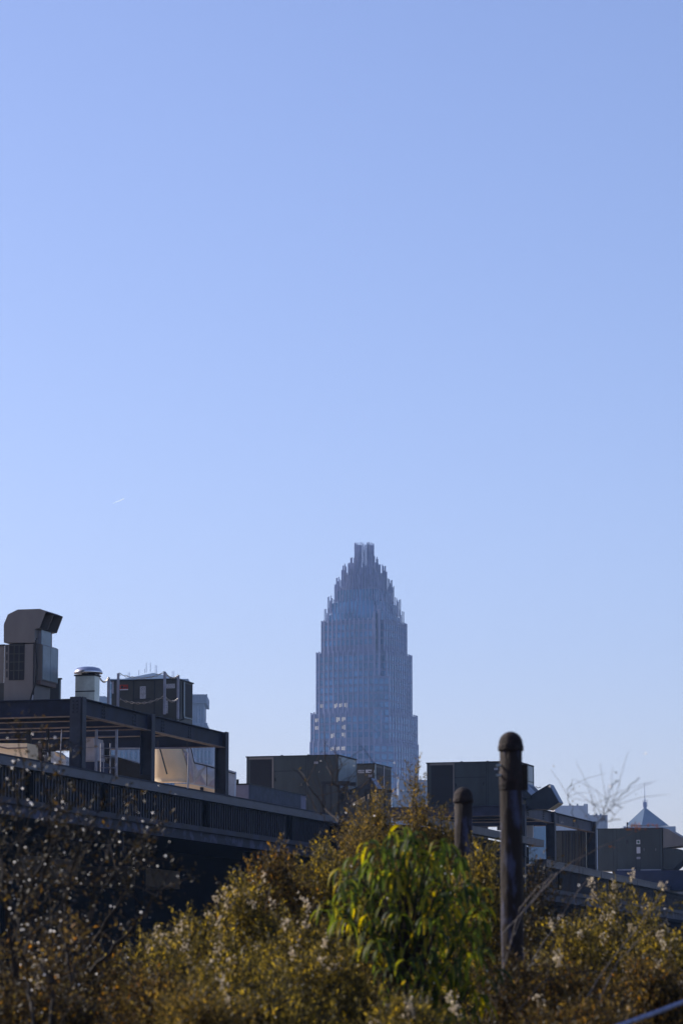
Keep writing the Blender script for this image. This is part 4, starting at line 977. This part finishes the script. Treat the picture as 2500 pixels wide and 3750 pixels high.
# --- drooping leaved sapling
def willow():
    Y0 = 14.6; p = P(1480, HOR, Y0); T = thing('drooping_tree', 'young tree with long drooping green and yellow leaves', 'tree', (p.x, Y0, 0))
    O = T.location; o = np.array([O.x, O.y, 0.0])
    tr = MB(); tr.tube(stem_pts(Vector((0, 0, -.1)), Vector((.0, 0, 2.05)), .02), .022, 8, .010); trunk = tr.build('trunk', M['bark_dk'], T)
    tips = []
    outl = [(1262, 3190), (1305, 3150), (1345, 3095), (1400, 3110), (1440, 3060), (1490, 3045), (1530, 3055), (1590, 3085), (1640, 3105), (1680, 3150), (1720, 3230), (1765, 3262),
            (1200, 3310), (1240, 3280), (1290, 3240), (1380, 3190), (1450, 3160), (1540, 3160), (1610, 3190), (1690, 3260), (1760, 3340), (1775, 3470), (1750, 3380), (1650, 3300), (1560, 3260),
            (1340, 3300), (1250, 3330), (1380, 3400), (1420, 3480), (1400, 3330), (1480, 3350), (1560, 3370), (1640, 3400), (1730, 3450), (1780, 3560), (1440, 3560), (1500, 3460), (1600, 3480), (1680, 3540), (1560, 3580), (1650, 3640), (1760, 3650), (1480, 3630)]
    br = MB(); pos = []; dr = []; yel = []
    for k, (x, y) in enumerate(outl * 2):
        dy = R.uniform(-.30, .30); q = P(x + R.gauss(0, 8), y + (0 if k < len(outl) else R.uniform(5, 70)), Y0 + dy) - O
        z0 = max(.6, q.z - R.uniform(.35, .7)); base = Vector((0, 0, min(z0, 1.95))); mid = base.lerp(q, .55) + Vector((0, 0, .10)); pts = [base, base.lerp(mid, .5) + Vector((0, 0, .03)), mid, mid.lerp(q, .5) + Vector((0, 0, .03)), q]
        br.tube(pts, .006, 5, .0015)
        n = 15
        for i in range(n):
            s = R.uniform(.35, 1.0); seg = s * 4; i0 = min(3, int(seg)); c = pts[i0].lerp(pts[i0 + 1], seg - i0)
            a = R.uniform(0, 2 * math.pi); out = Vector((math.cos(a), math.sin(a) * .8, R.uniform(.0, .7))).normalized()
            if i < 4: out = ((q - mid).normalized() * .5 + out).normalized(); c = q
            pos.append(c); dr.append(out)
    br.build('branch', M['bark_dk'], T)
    # curved leaf blades: 6 cross rows, folded along the midrib
    V_, Fc = [], []
    for c, d in zip(pos, dr):
        L = R.uniform(.08, .14); Wd = L * R.uniform(.12, .18); side = d.cross(Vector((0, 0, 1)))
        if side.length < .05: side = Vector((1, 0, 0))
        side.normalize(); side = (side + Vector((R.gauss(0, .35), R.gauss(0, .35), R.gauss(0, .35)))).normalized()
        cur = Vector(c); dd = Vector(d); n0 = len(V_); rows = 6; drp = R.uniform(.5, .95)
        for r in range(rows + 1):
            t = r / rows; wv = Wd * .5 * math.sin(math.pi * min(1, t * .93 + .05)) ** .8 + .0004
            up = side.cross(dd).normalized() * wv * .35
            V_ += [tuple(cur - side * wv + up), tuple(cur), tuple(cur + side * wv + up)]
            cur = cur + dd * (L / rows); dd = (dd + Vector((0, 0, -drp))).normalized()
        for r in range(rows):
            a = n0 + r * 3; Fc += [(a, a + 1, a + 4, a + 3), (a + 1, a + 2, a + 5, a + 4)]
    obj_from('leaves', V_, Fc, LM['willow'], T, True)
    c = np.array([list(q) for q in pos]); c = c[rng.choice(len(c), 34)] + rng.normal(size=(34, 3)) * .03
    tag(quads_obj('seed_sparkle', dots(c, rng.uniform(.003, .0052, 34)), LM['white'], T, 3), kind='stuff')
willow()

# --- dark twiggy saplings on the left
def twiggy(label, paths, Y, leafn, dotn, leaf='dark', dotpts=(), name='twiggy_sapling', stem='bark_dk', r0=.010, lsz=1.0, seed=1, ntw=.5):
    rs = random.Random(seed)
    x0 = sum(p[0][0] for p in paths) / len(paths); p = P(x0, HOR, Y); T = thing(name, label, 'sapling', (p.x, Y, 0)); O = Vector((p.x, Y, 0))
    tr = MB(); pts_all = []
    for path in paths:
        q = [P(x, y, Y + rs.uniform(-.15, .15)) - O for x, y in path]
        if path[0][1] >= 3700: q = [Vector((q[0].x * .6, 0, -.05))] + q
        f = []
        for i in range(len(q) - 1):
            for k in range(4): f.append(q[i].lerp(q[i + 1], k / 4) + Vector((rs.gauss(0, .006), 0, rs.gauss(0, .004))))
        f.append(q[-1]); tr.tube(f, r0, 6, .0018); pts_all += f[len(f) // 4:]
        for _ in range(int(len(f) * ntw)):
            c = f[rs.randrange(len(f) // 4, len(f))]; d = Vector((rs.gauss(.2, .7), rs.gauss(0, .4), rs.uniform(.2, 1))).normalized() * rs.uniform(.08, .28)
            tw = [c, c + d * .5 + Vector((0, 0, .01)), c + d]; tr.tube(tw, min(.003, r0 * .55), 4, min(.001, r0 * .3)); pts_all += [tw[1], tw[2], c.lerp(c + d, .8)]
    tr.build('stem', M[stem], T)
    A = np.array([list(q) for q in pts_all])
    if leafn:
        n = leafn; c = A[rng.choice(len(A), n)] + rng.normal(size=(n, 3)) * np.array([.03, .03, .03]); d = norm(rng.normal(size=(n, 3)) + np.array([0, 0, .3]))
        quads_obj('foliage', leaves(c, d, rng.uniform(.015, .034, n) * lsz, rng.uniform(.006, .012, n) * lsz), LM[leaf], T)
    if dotn:
        c = A[rng.choice(len(A), dotn)] + rng.normal(size=(dotn, 3)) * np.array([.05, .05, .05]); r = .0015 + .0056 * rng.random(dotn) ** 2.5
        tag(quads_obj('seed_sparkle', dots(c, r), LM['white'], T, 3), kind='stuff')
    return T
twiggy('dark twiggy sapling with white seed sparkle before the parapet, rising out of the corner', [
    [(60, 3750), (50, 3500), (90, 3250), (60, 3000), (90, 2800), (75, 2690)], [(70, 3600), (20, 3300), (-10, 3100), (10, 2900)], [(90, 3500), (150, 3250), (190, 3050), (160, 2850), (150, 2740)],
    [(100, 3650), (200, 3400), (260, 3200), (330, 3020), (380, 2930)], [(60, 3400), (-20, 3200), (-40, 2950)], [(100, 3350), (60, 3150), (110, 2980)], [(80, 3300), (180, 3120), (250, 2990)]], 14.2, 1700, 125, seed=2)
twiggy('dark sparkle-dotted sapling spreading before the black bay', [
    [(280, 3750), (270, 3550), (330, 3350), (430, 3180), (520, 3080), (590, 3010)], [(270, 3600), (220, 3400), (250, 3250), (290, 3130)], [(320, 3480), (420, 3330), (480, 3230), (500, 3120)],
    [(330, 3560), (460, 3430), (560, 3300), (610, 3230)], [(260, 3500), (340, 3330), (360, 3200), (400, 3090)], [(240, 3700), (180, 3480), (100, 3300), (60, 3180)]], 14.6, 1500, 85, seed=5)
twiggy('leaning dark branched sapling low at the corner, nearer the camera', [
    [(120, 3760), (110, 3600), (70, 3450), (60, 3320)], [(190, 3760), (195, 3560), (240, 3480), (310, 3420)], [(195, 3600), (130, 3500)]], 13.2, 700, 50, 'brown', seed=8, r0=.013)
# --- bare sapling in front of the grey green unit
twiggy('bare leafless sapling with a yellow leaf at its tip, before the grey green air unit', [
    [(1240, 3760), (1240, 3300), (1240, 3020), (1236, 2900), (1232, 2800), (1228, 2728)], [(1240, 3010), (1190, 2960), (1130, 2880), (1095, 2820)], [(1240, 3060), (1260, 2990), (1310, 2900), (1350, 2850), (1372, 2790)],
    [(1236, 2900), (1210, 2830), (1196, 2760)], [(1240, 3040), (1180, 2990), (1150, 2960)], [(1236, 2850), (1260, 2760)]], 18.5, 14, 12, 'gold', stem='bark', r0=.0045, seed=4, lsz=.8)
# --- arching pale canes on the right
def canes(label, paths, Y, m='cane', r=.0055, seed=1, nl=40, tuft=True):
    rs = random.Random(seed); p = P(paths[0][0][0], HOR, Y); T = thing('dry_cane', label, 'dead cane', (p.x, Y, 0), 0, 'dry canes arching over the shrubs'); O = Vector((p.x, Y, 0))
    for path in paths:
        q = [P(x, y, Y + .05 * i) - O for i, (x, y) in enumerate(path)]
        mb = MB(); f = []
        for i in range(len(q) - 1):
            for k in range(5): f.append(q[i].lerp(q[i + 1], k / 5) + Vector((0, 0, rs.gauss(0, .0025))))
        f.append(q[-1]); mb.tube(f, r, 6, r * .35); mb.build('cane', M[m], T)
    return T
T = canes('dark leaning branch with flaky pale bark pointing to the spired tower', [[(1840, 3420), (1960, 3290), (2040, 3200), (2100, 3150), (2200, 3100), (2300, 3058), (2380, 3020)]], 15.5, 'cane', .004, 3)
cc = [P(x, y, 15.78) - T.location for x, y in ((2300, 3034), (2312, 3028), (2322, 3026), (2330, 3030), (2338, 3034), (2368, 3028), (2396, 3030), (2236, 3098), (2318, 3034), (2326, 3036))]
c = np.array([list(q) for q in cc]).repeat(5, axis=0) + rng.normal(size=(50, 3)) * .006; d = norm(rng.normal(size=(50, 3)) + np.array([0, 0, .7]))
quads_obj('foliage', leaves(c, d, rng.uniform(.012, .024, 50), rng.uniform(.006, .010, 50)), leafmat('orange_leaves', [(0, (.18, .05, .02)), (1, (.42, .16, .03))], .5), T)
canes('bright bundle of dry canes crossing the thick rusty pipe foot', [[(1800, 3760), (1850, 3520), (1900, 3330), (1960, 3255), (2035, 3198)], [(1790, 3740), (1860, 3480), (1915, 3335), (1985, 3250), (2020, 3200)]], 15.0, 'cane', .0042, 5)
canes('pale cane crossing the second shed fascia', [[(1900, 3600), (1995, 3440), (2085, 3310), (2110, 3270), (2160, 3208)]], 15.8, 'cane', .003, 6)
canes('long straight dry cane slanting through the lower shrubs', [[(2080, 3760), (2190, 3580), (2280, 3460), (2360, 3360), (2420, 3270)]], 14.2, 'cane', .003, 7)
canes('parallel dry cane beside the long straight one, closer to the wire rope', [[(2150, 3760), (2260, 3520), (2330, 3450), (2400, 3400), (2440, 3370)]], 14.0, 'cane', .0026, 9)
canes('dark arched stem sweeping low through the bottom shrubs', [[(1900, 3700), (1990, 3590), (2120, 3560), (2260, 3560), (2420, 3580)]], 13.2, 'bark_dk', .0035, 10)
twiggy('tall thin bare branch forking against the sky beside the spired tower', [
    [(1960, 3760), (2000, 3550), (2060, 3300), (2140, 3090), (2190, 3010), (2215, 2960), (2235, 2900), (2248, 2860)], [(2200, 3000), (2240, 2950), (2280, 2905), (2338, 2848)], [(2195, 3005), (2240, 3005), (2268, 3000)],
    [(2215, 2960), (2250, 2985)], [(2190, 3010), (2175, 2960), (2163, 2915)], [(2240, 2950), (2275, 2958)]], 13.0, 20, 6, 'brown', name='bare_branch', stem='bark', r0=.0019, seed=6, lsz=.6, ntw=.32)
twiggy('wispy bare twig curling up beside the beam end', [
    [(2060, 3760), (2100, 3350), (2120, 3060), (2105, 3000), (2085, 2950), (2078, 2905), (2094, 2855)]], 16.8, 8, 4, 'brown', name='bare_twig', stem='bark', r0=.002, seed=12, lsz=.7, ntw=.2)
